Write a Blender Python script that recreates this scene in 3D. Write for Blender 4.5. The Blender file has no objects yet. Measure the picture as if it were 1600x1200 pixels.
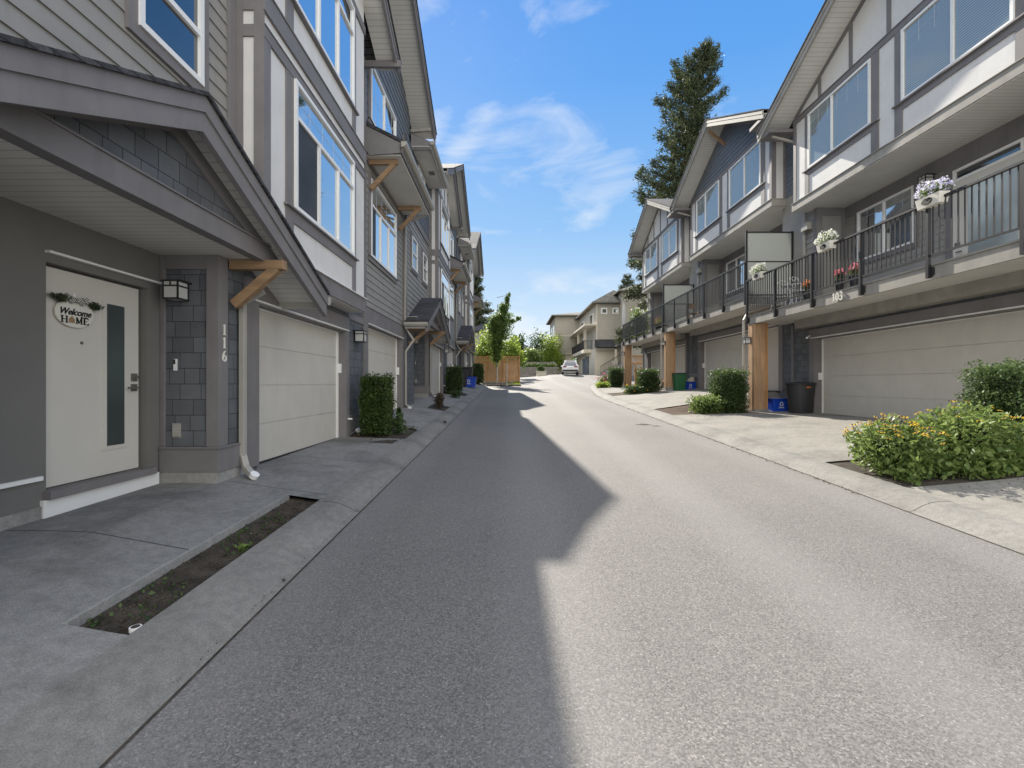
import bpy, bmesh, math, random
import numpy as np
from mathutils import Vector, Matrix
random.seed(7)
R = math.radians
scn = bpy.context.scene
C = scn.collection

# ------------------------------------------------------------------ camera, sky, sun
# the origin is the eye of the camera; the road surface lies 1.6 m below it
cam = bpy.data.cameras.new('camera'); cam_o = bpy.data.objects.new('camera', cam); C.objects.link(cam_o)
cam_o.rotation_euler = (R(90), 0, 0)
cam.sensor_width = 36; cam.lens = 16.0; cam.shift_x = 0.0025
cam.clip_start = 0.05; cam.clip_end = 2000
scn.camera = cam_o
scn.view_settings.view_transform = 'Standard'; scn.view_settings.look = 'None'
scn.view_settings.exposure = 0.97; scn.view_settings.gamma = 1
KX, KY = 0.287, 1.42                       # metres a shadow moves per metre of drop
sun_dir = Vector((-KX, KY, 1)).normalized()
SUN_EL = math.asin(sun_dir.z); SUN_AZ = math.atan2(sun_dir.x, sun_dir.y)
sl = bpy.data.lights.new('sun', 'SUN'); sl.energy = 4.8; sl.angle = R(0.5); sl.color = (1, .93, .81)
so = bpy.data.objects.new('sun', sl); C.objects.link(so)
so.rotation_euler = sun_dir.to_track_quat('Z', 'Y').to_euler()
w = bpy.data.worlds.new('World'); scn.world = w; w.use_nodes = True
nt = w.node_tree; nt.nodes.clear()
wo = nt.nodes.new('ShaderNodeOutputWorld'); bg = nt.nodes.new('ShaderNodeBackground'); bg.inputs[1].default_value = 0.15
sk = nt.nodes.new('ShaderNodeTexSky'); sk.sky_type = 'NISHITA'; sk.sun_disc = False
sk.sun_elevation = SUN_EL; sk.sun_rotation = SUN_AZ
sk.air_density = 1.0; sk.dust_density = 0.3; sk.ozone_density = 2.0
hs = nt.nodes.new('ShaderNodeHueSaturation'); hs.inputs['Saturation'].default_value = 1.5; hs.inputs['Value'].default_value = 1.0
gm = nt.nodes.new('ShaderNodeGamma'); gm.inputs[1].default_value = .62
nt.links.new(sk.outputs[0], gm.inputs[0]); nt.links.new(gm.outputs[0], hs.inputs['Color'])
tc = nt.nodes.new('ShaderNodeTexCoord')
s0 = nt.nodes.new('ShaderNodeSeparateXYZ'); nt.links.new(tc.outputs['Generated'], s0.inputs[0])
rb = nt.nodes.new('ShaderNodeValToRGB'); rb.color_ramp.elements[0].color = (.82, .88, .94, 1); rb.color_ramp.elements[1].position = .8; rb.color_ramp.elements[1].color = (.05, .27, .82, 1)
e_ = rb.color_ramp.elements.new(.13); e_.color = (.62, .77, .92, 1); e_ = rb.color_ramp.elements.new(.32); e_.color = (.28, .54, .90, 1); e_ = rb.color_ramp.elements.new(.55); e_.color = (.105, .37, .88, 1)
nt.links.new(s0.outputs[2], rb.inputs[0])
vb = nt.nodes.new('ShaderNodeVectorMath'); vb.operation = 'SCALE'; vb.inputs['Scale'].default_value = 3.5; nt.links.new(rb.outputs[0], vb.inputs[0])
sm = nt.nodes.new('ShaderNodeMix'); sm.data_type = 'RGBA'; sm.inputs['Factor'].default_value = .86
nt.links.new(hs.outputs[0], sm.inputs['A']); nt.links.new(vb.outputs[0], sm.inputs['B'])
mp = nt.nodes.new('ShaderNodeMapping'); mp.inputs['Rotation'].default_value = (R(8), R(28), R(10)); mp.inputs['Scale'].default_value = (1.2, 1.0, 3.2)
nt.links.new(tc.outputs['Generated'], mp.inputs[0])
n1 = nt.nodes.new('ShaderNodeTexNoise'); n1.inputs['Scale'].default_value = 3.2; n1.inputs['Detail'].default_value = 8; n1.inputs['Roughness'].default_value = .58; n1.inputs['Distortion'].default_value = .5
nt.links.new(mp.outputs[0], n1.inputs['Vector'])
cr = nt.nodes.new('ShaderNodeValToRGB'); cr.color_ramp.elements[0].position = .57; cr.color_ramp.elements[1].position = .82
cr.color_ramp.elements[0].color = (0, 0, 0, 1); cr.color_ramp.elements[1].color = (.7, .7, .7, 1)
mx = nt.nodes.new('ShaderNodeMix'); mx.data_type = 'RGBA'; mx.inputs['B'].default_value = (3.1, 3.25, 3.4, 1)
nt.links.new(cr.outputs[0], mx.inputs['Factor']); 
fcl = None
for cx_, cz_, rot_, sa, sb, amp in ((-.09, .54, 48, .03, .15, .9), (-.03, .445, -18, .04, .09, .6), (.20, .47, 10, .07, .11, .35), (-.14, .62, 50, .03, .14, .6), (.18, .35, 20, .04, .06, .6), (.02, .20, 5, .05, .4, .45), (-.03, .12, 0, .06, .5, .7), (.4, .62, 60, .03, .12, .5)):
    v_ = nt.nodes.new('ShaderNodeVectorMath'); v_.operation = 'SUBTRACT'; nt.links.new(tc.outputs['Generated'], v_.inputs[0])
    l_ = math.sqrt(1+cx_*cx_+cz_*cz_); v_.inputs[1].default_value = (cx_/l_, 1/l_, cz_/l_)
    rt = nt.nodes.new('ShaderNodeVectorRotate'); rt.rotation_type = 'Y_AXIS'; rt.inputs['Angle'].default_value = R(rot_); nt.links.new(v_.outputs[0], rt.inputs['Vector'])
    dv = nt.nodes.new('ShaderNodeVectorMath'); dv.operation = 'DIVIDE'; dv.inputs[1].default_value = (sb, .6, sa); nt.links.new(rt.outputs[0], dv.inputs[0])
    ln = nt.nodes.new('ShaderNodeVectorMath'); ln.operation = 'LENGTH'; nt.links.new(dv.outputs[0], ln.inputs[0])
    g_ = nt.nodes.new('ShaderNodeMapRange'); g_.interpolation_type = 'SMOOTHSTEP'; g_.inputs[1].default_value = 1.25; g_.inputs[2].default_value = 0; g_.inputs[3].default_value = 0; g_.inputs[4].default_value = amp
    nt.links.new(ln.outputs['Value'], g_.inputs[0])
    if fcl is None: fcl = g_.outputs[0]
    else:
        a_ = nt.nodes.new('ShaderNodeMath'); a_.operation = 'MAXIMUM'; nt.links.new(fcl, a_.inputs[0]); nt.links.new(g_.outputs[0], a_.inputs[1]); fcl = a_.outputs[0]
a_ = nt.nodes.new('ShaderNodeMath'); a_.operation = 'MULTIPLY_ADD'; a_.inputs[1].default_value = .15; nt.links.new(fcl, a_.inputs[0]); nt.links.new(n1.outputs[0], a_.inputs[2]); nt.links.new(a_.outputs[0], cr.inputs[0])
nt.links.new(sm.outputs['Result'], mx.inputs['A'])
# bright cloud added out of view, overhead and behind the camera, for fill light
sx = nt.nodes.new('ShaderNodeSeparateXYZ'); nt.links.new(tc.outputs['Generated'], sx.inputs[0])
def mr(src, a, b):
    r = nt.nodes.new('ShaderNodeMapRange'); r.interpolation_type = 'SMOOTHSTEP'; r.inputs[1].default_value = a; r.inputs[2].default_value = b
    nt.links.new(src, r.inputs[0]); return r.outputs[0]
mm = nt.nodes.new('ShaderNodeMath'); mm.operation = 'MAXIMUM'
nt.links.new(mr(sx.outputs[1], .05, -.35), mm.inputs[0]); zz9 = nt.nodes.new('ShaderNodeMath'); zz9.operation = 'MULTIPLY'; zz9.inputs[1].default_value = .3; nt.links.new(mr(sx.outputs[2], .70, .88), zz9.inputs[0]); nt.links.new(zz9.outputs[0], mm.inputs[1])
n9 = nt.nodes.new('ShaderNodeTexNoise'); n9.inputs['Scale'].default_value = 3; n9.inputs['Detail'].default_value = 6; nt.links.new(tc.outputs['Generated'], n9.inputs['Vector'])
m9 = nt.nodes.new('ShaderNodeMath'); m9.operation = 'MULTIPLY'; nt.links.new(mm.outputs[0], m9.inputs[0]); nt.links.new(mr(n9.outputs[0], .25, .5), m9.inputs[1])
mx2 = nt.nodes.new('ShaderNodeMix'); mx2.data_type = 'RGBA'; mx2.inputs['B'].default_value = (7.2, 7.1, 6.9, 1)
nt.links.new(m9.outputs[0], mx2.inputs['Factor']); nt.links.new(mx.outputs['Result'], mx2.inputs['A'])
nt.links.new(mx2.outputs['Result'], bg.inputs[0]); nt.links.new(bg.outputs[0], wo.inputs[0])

# ------------------------------------------------------------------ materials
def newmat(name):
    m = bpy.data.materials.new(name); m.use_nodes = True
    t = m.node_tree; return m, t, t.nodes['Principled BSDF']
def N(t, typ, **k):
    n = t.nodes.new(typ)
    for a, b in k.items():
        if a in n.inputs: n.inputs[a].default_value = b
        else: setattr(n, a, b)
    return n
def posnode(t):
    return N(t, 'ShaderNodeNewGeometry').outputs['Position']
def ramp(t, fac, stops):
    r = N(t, 'ShaderNodeValToRGB'); e = r.color_ramp.elements
    e[0].position, e[0].color = stops[0][0], (*stops[0][1], 1)
    e[1].position, e[1].color = stops[-1][0], (*stops[-1][1], 1)
    for p, c in stops[1:-1]:
        x = e.new(p); x.color = (*c, 1)
    t.links.new(fac, r.inputs[0]); return r.outputs[0]
def mixc(t, fac, a, b, mode='MIX'):
    m = N(t, 'ShaderNodeMix', data_type='RGBA', blend_type=mode)
    for s, v in (('Factor', fac), ('A', a), ('B', b)):
        if hasattr(v, 'links'): t.links.new(v, m.inputs[s])
        elif s == 'Factor': m.inputs[s].default_value = v
        else: m.inputs[s].default_value = (*v, 1)
    return m.outputs['Result']
def bumpn(t, bsdf, h, strength, dist=.01):
    b = N(t, 'ShaderNodeBump', Strength=strength, Distance=dist)
    t.links.new(h, b.inputs['Height']); t.links.new(b.outputs[0], bsdf.inputs['Normal'])
def math_(t, op, a, b=None):
    m = N(t, 'ShaderNodeMath', operation=op)
    for i, v in enumerate((a, b)):
        if v is None: continue
        if hasattr(v, 'links'): t.links.new(v, m.inputs[i])
        else: m.inputs[i].default_value = v
    return m.outputs[0]
def sc(c, k): return tuple(min(1, x*k) for x in c)
def paint(name, c, rough=.6, var=.12, scale=2.5, bump=.15, bscale=120, spec=.3, dirt=.0):
    m, t, b = newmat(name); p = posnode(t)
    n = N(t, 'ShaderNodeTexNoise', Scale=scale, Detail=6, Roughness=.6); t.links.new(p, n.inputs['Vector'])
    col = ramp(t, n.outputs[0], [(.3, sc(c, 1-var)), (.7, sc(c, 1+var))])
    if dirt:
        mpn = N(t, 'ShaderNodeMapping'); mpn.inputs['Scale'].default_value = (5, 5, .6); t.links.new(p, mpn.inputs[0])
        n3 = N(t, 'ShaderNodeTexNoise', Scale=1.5, Detail=7, Roughness=.7); t.links.new(mpn.outputs[0], n3.inputs['Vector'])
        f = ramp(t, n3.outputs[0], [(.5, (0, 0, 0)), (.8, (dirt, dirt, dirt))])
        col = mixc(t, f, col, sc(c, .45))
    t.links.new(col, b.inputs['Base Color']); b.inputs['Roughness'].default_value = rough
    b.inputs['Specular IOR Level'].default_value = spec
    n2 = N(t, 'ShaderNodeTexNoise', Scale=bscale, Detail=3); t.links.new(p, n2.inputs['Vector'])
    if bump: bumpn(t, b, n2.outputs[0], bump, .004)
    return m
def uvwall(t, p):                     # (x+y, z): works on both street and cross faces
    s = N(t, 'ShaderNodeSeparateXYZ'); t.links.new(p, s.inputs[0])
    c = N(t, 'ShaderNodeCombineXYZ'); t.links.new(math_(t, 'ADD', s.outputs[0], s.outputs[1]), c.inputs[0]); t.links.new(s.outputs[2], c.inputs[1])
    return c.outputs[0], s
def shinglewall(name, c):
    m, t, b = newmat(name); p = posnode(t); uv, s = uvwall(t, p)
    br = N(t, 'ShaderNodeTexBrick', Scale=1.0); br.offset = .37; br.squash = .72; br.squash_frequency = 3
    br.inputs['Brick Width'].default_value = .235; br.inputs['Row Height'].default_value = .175
    br.inputs['Mortar Size'].default_value = .0035; br.inputs['Mortar Smooth'].default_value = .1
    br.inputs['Color1'].default_value = (*sc(c, .84), 1); br.inputs['Color2'].default_value = (*sc(c, 1.16), 1); br.inputs['Mortar'].default_value = (*sc(c, .22), 1)
    t.links.new(uv, br.inputs['Vector'])
    n = N(t, 'ShaderNodeTexNoise', Scale=4, Detail=6); t.links.new(p, n.inputs['Vector'])
    col = mixc(t, .5, br.outputs['Color'], ramp(t, n.outputs[0], [(.3, (.35, .35, .37)), (.7, (.65, .65, .63))]), 'OVERLAY')
    t.links.new(col, b.inputs['Base Color']); b.inputs['Roughness'].default_value = .8
    mpn = N(t, 'ShaderNodeMapping'); mpn.inputs['Scale'].default_value = (90, 90, 6); t.links.new(p, mpn.inputs[0])
    g = N(t, 'ShaderNodeTexNoise', Scale=1, Detail=3); t.links.new(mpn.outputs[0], g.inputs['Vector'])
    h = math_(t, 'ADD', math_(t, 'MULTIPLY', br.outputs['Fac'], -1.5), math_(t, 'MULTIPLY', g.outputs[0], .3))
    bumpn(t, b, h, .7, .006); return m
def striped(name, c, axis=1, spacing=.1, dark=.72, rough=.5, wide=.1):
    m, t, b = newmat(name); p = posnode(t); s = N(t, 'ShaderNodeSeparateXYZ'); t.links.new(p, s.inputs[0])
    f = math_(t, 'FRACT', math_(t, 'DIVIDE', math_(t, 'ADD', s.outputs[axis], 100.0), spacing))
    f = math_(t, 'LESS_THAN', f, wide)
    n = N(t, 'ShaderNodeTexNoise', Scale=2, Detail=4); t.links.new(p, n.inputs['Vector'])
    base = ramp(t, n.outputs[0], [(.3, sc(c, .93)), (.7, sc(c, 1.05))])
    t.links.new(mixc(t, f, base, sc(c, dark)), b.inputs['Base Color']); b.inputs['Roughness'].default_value = rough
    bumpn(t, b, f, -.5, .004); return m
def roofshingle(name, c):
    m, t, b = newmat(name); p = posnode(t); uv, s = uvwall(t, p)
    br = N(t, 'ShaderNodeTexBrick', Scale=1.0); br.offset = .5
    br.inputs['Brick Width'].default_value = .3; br.inputs['Row Height'].default_value = .062; br.inputs['Mortar Size'].default_value = .006
    br.inputs['Color1'].default_value = (*sc(c, .6), 1); br.inputs['Color2'].default_value = (*sc(c, 1.5), 1); br.inputs['Mortar'].default_value = (*sc(c, .35), 1)
    t.links.new(uv, br.inputs['Vector'])
    n = N(t, 'ShaderNodeTexNoise', Scale=60, Detail=4); t.links.new(p, n.inputs['Vector'])
    col = mixc(t, .6, br.outputs['Color'], ramp(t, n.outputs[0], [(.35, (.3, .3, .3)), (.65, (.7, .7, .7))]), 'OVERLAY')
    t.links.new(col, b.inputs['Base Color']); b.inputs['Roughness'].default_value = .95
    bumpn(t, b, n.outputs[0], .6, .01); return m
def glassmat(name, c, gloss=.5, stripes=False, rough=.03):
    m, t, b = newmat(name); out = t.nodes['Material Output']; p = posnode(t)
    b.inputs['Roughness'].default_value = .5; b.inputs['Specular IOR Level'].default_value = 0
    if stripes:
        s = N(t, 'ShaderNodeSeparateXYZ'); t.links.new(p, s.inputs[0])
        f = math_(t, 'LESS_THAN', math_(t, 'FRACT', math_(t, 'DIVIDE', math_(t, 'ADD', s.outputs[2], 50), .05)), .3)
        t.links.new(mixc(t, f, c, sc(c, .45)), b.inputs['Base Color'])
    else:
        n = N(t, 'ShaderNodeTexNoise', Scale=.8, Detail=3); t.links.new(p, n.inputs['Vector'])
        t.links.new(ramp(t, n.outputs[0], [(.35, sc(c, .5)), (.65, sc(c, 1.4))]), b.inputs['Base Color'])
    g = N(t, 'ShaderNodeBsdfGlossy', Roughness=rough); g.inputs['Color'].default_value = (.93, .97, 1, 1)
    n2 = N(t, 'ShaderNodeTexNoise', Scale=1.3, Detail=1); t.links.new(p, n2.inputs['Vector'])
    bb = N(t, 'ShaderNodeBump', Strength=.06, Distance=.02); t.links.new(n2.outputs[0], bb.inputs['Height']); t.links.new(bb.outputs[0], g.inputs['Normal'])
    fr = N(t, 'ShaderNodeFresnel', IOR=1.5)
    fac = math_(t, 'MINIMUM', math_(t, 'ADD', fr.outputs[0], gloss), 1.0)
    ms = N(t, 'ShaderNodeMixShader'); t.links.new(fac, ms.inputs[0]); t.links.new(b.outputs[0], ms.inputs[1]); t.links.new(g.outputs[0], ms.inputs[2])
    t.links.new(ms.outputs[0], out.inputs[0]); return m
def leafmat(name, c, c2, rough=.5, transl=.35):
    m, t, b = newmat(name); out = t.nodes['Material Output']
    g = N(t, 'ShaderNodeNewGeometry'); p = g.outputs['Position']
    n = N(t, 'ShaderNodeTexNoise', Scale=2.2, Detail=4); t.links.new(p, n.inputs['Vector'])
    f = math_(t, 'ADD', math_(t, 'MULTIPLY', g.outputs['Random Per Island'], .55), math_(t, 'MULTIPLY', n.outputs[0], .5))
    col = ramp(t, f, [(.2, c), (.8, c2)])
    t.links.new(col, b.inputs['Base Color']); b.inputs['Roughness'].default_value = rough; b.inputs['Specular IOR Level'].default_value = .25
    tr = N(t, 'ShaderNodeBsdfTranslucent'); t.links.new(mixc(t, .5, col, sc(c2, 1.6)), tr.inputs[0])
    ms = N(t, 'ShaderNodeMixShader'); ms.inputs[0].default_value = transl
    t.links.new(b.outputs[0], ms.inputs[1]); t.links.new(tr.outputs[0], ms.inputs[2]); t.links.new(ms.outputs[0], out.inputs[0])
    return m
def concrete(name, c, joint=None, stain=.5):
    m, t, b = newmat(name); p = posnode(t)
    n = N(t, 'ShaderNodeTexNoise', Scale=1.1, Detail=9, Roughness=.65, Distortion=.4); t.links.new(p, n.inputs['Vector'])
    col = ramp(t, n.outputs[0], [(.3, sc(c, 1-stain)), (.5, c), (.75, sc(c, 1.2))])
    n2 = N(t, 'ShaderNodeTexNoise', Scale=130, Detail=3); t.links.new(p, n2.inputs['Vector'])
    col = mixc(t, .5, col, ramp(t, n2.outputs[0], [(.35, (.3, .3, .3)), (.65, (.7, .7, .7))]), 'OVERLAY')
    n4 = N(t, 'ShaderNodeTexNoise', Scale=14, Detail=6, Roughness=.7); t.links.new(p, n4.inputs['Vector'])
    col = mixc(t, .35, col, ramp(t, n4.outputs[0], [(.35, (.25, .25, .25)), (.6, (.6, .6, .6))]), 'OVERLAY')
    if joint:
        s = N(t, 'ShaderNodeSeparateXYZ'); t.links.new(p, s.inputs[0])
        wob = math_(t, 'MULTIPLY', n4.outputs[0], .02)
        f = math_(t, 'LESS_THAN', math_(t, 'FRACT', math_(t, 'DIVIDE', math_(t, 'ADD', math_(t, 'ADD', s.outputs[1], wob), 100*joint[0]-joint[1]), joint[0])), .014/joint[0])
        col = mixc(t, f, col, sc(c, .22))
    t.links.new(col, b.inputs['Base Color']); b.inputs['Roughness'].default_value = .85
    bumpn(t, b, n2.outputs[0], .3, .004); return m
def asphalt():
    m, t, b = newmat('asphalt'); p = posnode(t)
    v = N(t, 'ShaderNodeTexVoronoi', Scale=125); t.links.new(p, v.inputs['Vector'])
    sep = N(t, 'ShaderNodeSeparateColor'); t.links.new(v.outputs['Color'], sep.inputs[0])
    n = N(t, 'ShaderNodeTexNoise', Scale=110, Detail=3, Roughness=.6); t.links.new(p, n.inputs['Vector'])
    f = math_(t, 'ADD', math_(t, 'MULTIPLY', sep.outputs[0], .55), math_(t, 'MULTIPLY', n.outputs[0], .5))
    col = ramp(t, f, [(.12, (.07, .068, .066)), (.5, (.148, .142, .134)), (.78, (.21, .20, .188)), (.92, (.44, .42, .39))])
    n2 = N(t, 'ShaderNodeTexNoise', Scale=.35, Detail=7, Roughness=.6); t.links.new(p, n2.inputs['Vector'])
    col = mixc(t, .45, col, ramp(t, n2.outputs[0], [(.3, (.38, .38, .39)), (.7, (.6, .595, .58))]), 'OVERLAY')
    v2 = N(t, 'ShaderNodeTexVoronoi', Scale=7); t.links.new(p, v2.inputs['Vector'])
    sp = math_(t, 'LESS_THAN', v2.outputs['Distance'], .045)
    col = mixc(t, math_(t, 'MULTIPLY', sp, .6), col, (.03, .03, .03))
    n7 = N(t, 'ShaderNodeTexNoise', Scale=1.6, Detail=8, Roughness=.75, Distortion=.8); t.links.new(p, n7.inputs['Vector'])
    col = mixc(t, ramp(t, n7.outputs[0], [(.6, (0, 0, 0)), (.8, (.15, .15, .15))]), col, (.07, .068, .066))
    sx = N(t, 'ShaderNodeSeparateXYZ'); t.links.new(p, sx.inputs[0])
    wp = math_(t, 'SINE', math_(t, 'MULTIPLY', math_(t, 'ADD', sx.outputs[0], .2), 3.3))      # wheel paths polished lighter
    col = mixc(t, math_(t, 'MULTIPLY', math_(t, 'MAXIMUM', wp, 0), .22), col, (.27, .262, .25))
    t.links.new(col, b.inputs['Base Color']); b.inputs['Roughness'].default_value = .8; b.inputs['Specular IOR Level'].default_value = .35
    bumpn(t, b, f, .55, .006); return m
def woodmat(name, c, axis=2):
    m, t, b = newmat(name); p = posnode(t)
    mpn = N(t, 'ShaderNodeMapping'); s = [22, 22, 22]; s[axis] = 1.6; mpn.inputs['Scale'].default_value = s; t.links.new(p, mpn.inputs[0])
    n = N(t, 'ShaderNodeTexNoise', Scale=1, Detail=7, Distortion=.6); t.links.new(mpn.outputs[0], n.inputs['Vector'])
    n2 = N(t, 'ShaderNodeTexNoise', Scale=1.5, Detail=4); t.links.new(p, n2.inputs['Vector'])
    col = ramp(t, n.outputs[0], [(.3, sc(c, .72)), (.7, sc(c, 1.15))])
    col = mixc(t, .5, col, ramp(t, n2.outputs[0], [(.3, (.36, .36, .36)), (.7, (.62, .62, .62))]), 'OVERLAY')
    t.links.new(col, b.inputs['Base Color']); b.inputs['Roughness'].default_value = .6
    bumpn(t, b, n.outputs[0], .25, .004); return m

M = {}
M['taupe'] = paint('taupe_siding', (.275, .265, .245), .65, .08, dirt=.2)
M['navy'] = paint('slate_blue_siding', (.125, .145, .172), .65, .12)
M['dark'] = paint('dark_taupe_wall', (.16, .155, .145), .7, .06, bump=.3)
M['trim'] = paint('grey_trim', (.185, .175, .175), .65, .1, dirt=.25)
M['trim2'] = paint('weathered_trim', (.30, .285, .255), .7, .15, dirt=.35)
M['panel'] = paint('white_panel', (.63, .62, .60), .7, .05, bump=.3, bscale=200, dirt=.14)
M['white'] = paint('white_vinyl', (.75, .75, .73), .35, .03, bump=.03)
M['soffit'] = striped('soffit', (.66, .645, .60), 1, .1, .62)
M['shing'] = shinglewall('shingle_wall', (.105, .112, .122))
M['roof'] = roofshingle('asphalt_shingle', (.045, .044, .048))
M['roofb'] = roofshingle('brown_shingle', (.13, .12, .095))
M['garage'] = paint('garage_door_paint', (.54, .515, .46), .55, .05, bump=.35, bscale=260, dirt=.10)
M['door'] = paint('door_paint', (.57, .545, .49), .5, .03, bump=.03)
M['black'] = paint('black_metal', (.018, .018, .02), .4, .1, bump=.05, spec=.5)
M['gutter'] = paint('beige_aluminium', (.34, .325, .29), .4, .06, bump=.05, spec=.5)
M['cedar'] = woodmat('cedar', (.46, .235, .085))
M['post'] = woodmat('post_cedar', (.44, .275, .155))
M['beamwood'] = woodmat('beam_cedar', (.29, .185, .10), 0)
M['fence'] = woodmat('fence_cedar', (.50, .29, .14))
M['conc'] = concrete('concrete_walk', (.205, .20, .19), (1.7, 3.5), .5)
M['drive'] = concrete('concrete_driveway', (.215, .203, .18), (2.6, 1.2), .3)
M['curb'] = concrete('concrete_kerb', (.19, .183, .166), (3.9, 4.95), .4)
M['found'] = concrete('foundation', (.27, .265, .25), None, .5)
M['asphalt'] = asphalt()
M['soil'] = paint('soil', (.055, .046, .036), 1, .5, 9, 1.0, 40)
M['mulch'] = paint('bark_mulch', (.075, .05, .034), 1, .5, 14, 1.0, 45)
M['glass'] = glassmat('window_glass', (.03, .035, .04), .55)
M['glassdk'] = glassmat('dark_glass', (.015, .017, .02), .12)
M['glassbl'] = glassmat('blind_behind_glass', (.27, .31, .31), .10, True)
M['frost'] = glassmat('frosted_glass', (.42, .47, .45), .10, rough=.35)
m_, t_, b_ = newmat('frosted_panel'); b_.inputs['Base Color'].default_value = (.55, .57, .55, 1); b_.inputs['Roughness'].default_value = .35
tr_ = N(t_, 'ShaderNodeBsdfTranslucent'); tr_.inputs[0].default_value = (.36, .37, .36, 1); ms_ = N(t_, 'ShaderNodeMixShader'); ms_.inputs[0].default_value = .5
t_.links.new(b_.outputs[0], ms_.inputs[1]); t_.links.new(tr_.outputs[0], ms_.inputs[2]); t_.links.new(ms_.outputs[0], t_.nodes['Material Output'].inputs[0]); M['frostp'] = m_
M['doorglass'] = glassmat('obscure_glass', (.05, .07, .065), .10, rough=.3)
M['lampglass'] = paint('opal_glass', (.5, .5, .48), .2, .02, bump=0)
M['chrome'] = paint('satin_nickel', (.12, .115, .10), .3, .1, bump=0, spec=.8)
M['beige'] = striped('beige_lap_siding', (.40, .37, .31), 2, .16, .7, .7)
M['beige2'] = paint('beige_stucco', (.37, .345, .29), .8, .06)
M['cream'] = paint('cream_panel', (.58, .53, .43), .75, .05)
M['bark'] = paint('bark', (.10, .075, .055), .95, .35, 12, 1.0, 30)
M['paleb'] = paint('pale_bark', (.42, .38, .32), .9, .25, 12, .6, 30)
M['stone'] = paint('block_wall', (.22, .205, .18), .9, .25, 3, .8, 20)
M['blue'] = paint('blue_plastic', (.008, .055, .42), .3, .06, bump=.03, spec=.5)
M['green'] = paint('green_plastic', (.02, .12, .045), .45, .1, bump=.03, spec=.5)
M['bin'] = paint('dark_grey_plastic', (.028, .028, .03), .5, .1, bump=.1, spec=.4)
M['num'] = paint('ivory_number', (.72, .70, .64), .4, .02, bump=0)
M['mesh'] = paint('insect_screen', (.05, .055, .062), .6, .3, 1.5, bump=0)
M['grille'] = paint('window_bars', (.42, .47, .52), .5, .02, bump=0)
M['ink'] = paint('black_lettering', (.01, .01, .01), .5, .0, bump=0)
M['signw'] = paint('painted_sign_board', (.66, .64, .57), .6, .03)
M['orange'] = leafmat('orange_petals', (.78, .38, .02), (.88, .60, .05), .6, .3)
M['pink'] = leafmat('pink_petals', (.65, .08, .16), (.75, .3, .35), .6, .3)
M['redp'] = leafmat('orange_red_petals', (.6, .12, .03), (.7, .25, .08), .6, .3)
M['lilac'] = leafmat('lilac_petals', (.45, .42, .68), (.7, .68, .8), .6, .3)
M['whitep'] = leafmat('white_petals', (.6, .62, .5), (.8, .8, .75), .6, .3)
M['yew'] = leafmat('yew_leaves', (.022, .045, .014), (.085, .125, .03), .45, .25)
M['leaf'] = leafmat('bush_leaves', (.05, .095, .026), (.22, .29, .085), .45, .4)
M['leafdk'] = leafmat('dark_leaves', (.03, .06, .02), (.10, .15, .05), .45, .35)
M['lime'] = leafmat('lime_leaves', (.14, .22, .03), (.32, .40, .08), .5, .5)
M['birch'] = leafmat('street_tree_leaves', (.05, .10, .025), (.17, .24, .06), .45, .45)
M['fir'] = leafmat('fir_needles', (.022, .038, .02), (.085, .10, .045), .6, .25)
M['dead'] = leafmat('withered_leaves', (.06, .042, .03), (.12, .085, .055), .8, .2)
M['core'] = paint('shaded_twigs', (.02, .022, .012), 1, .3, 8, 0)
M['grass'] = leafmat('grass_blades', (.08, .13, .02), (.25, .30, .05), .6, .4)

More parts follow.
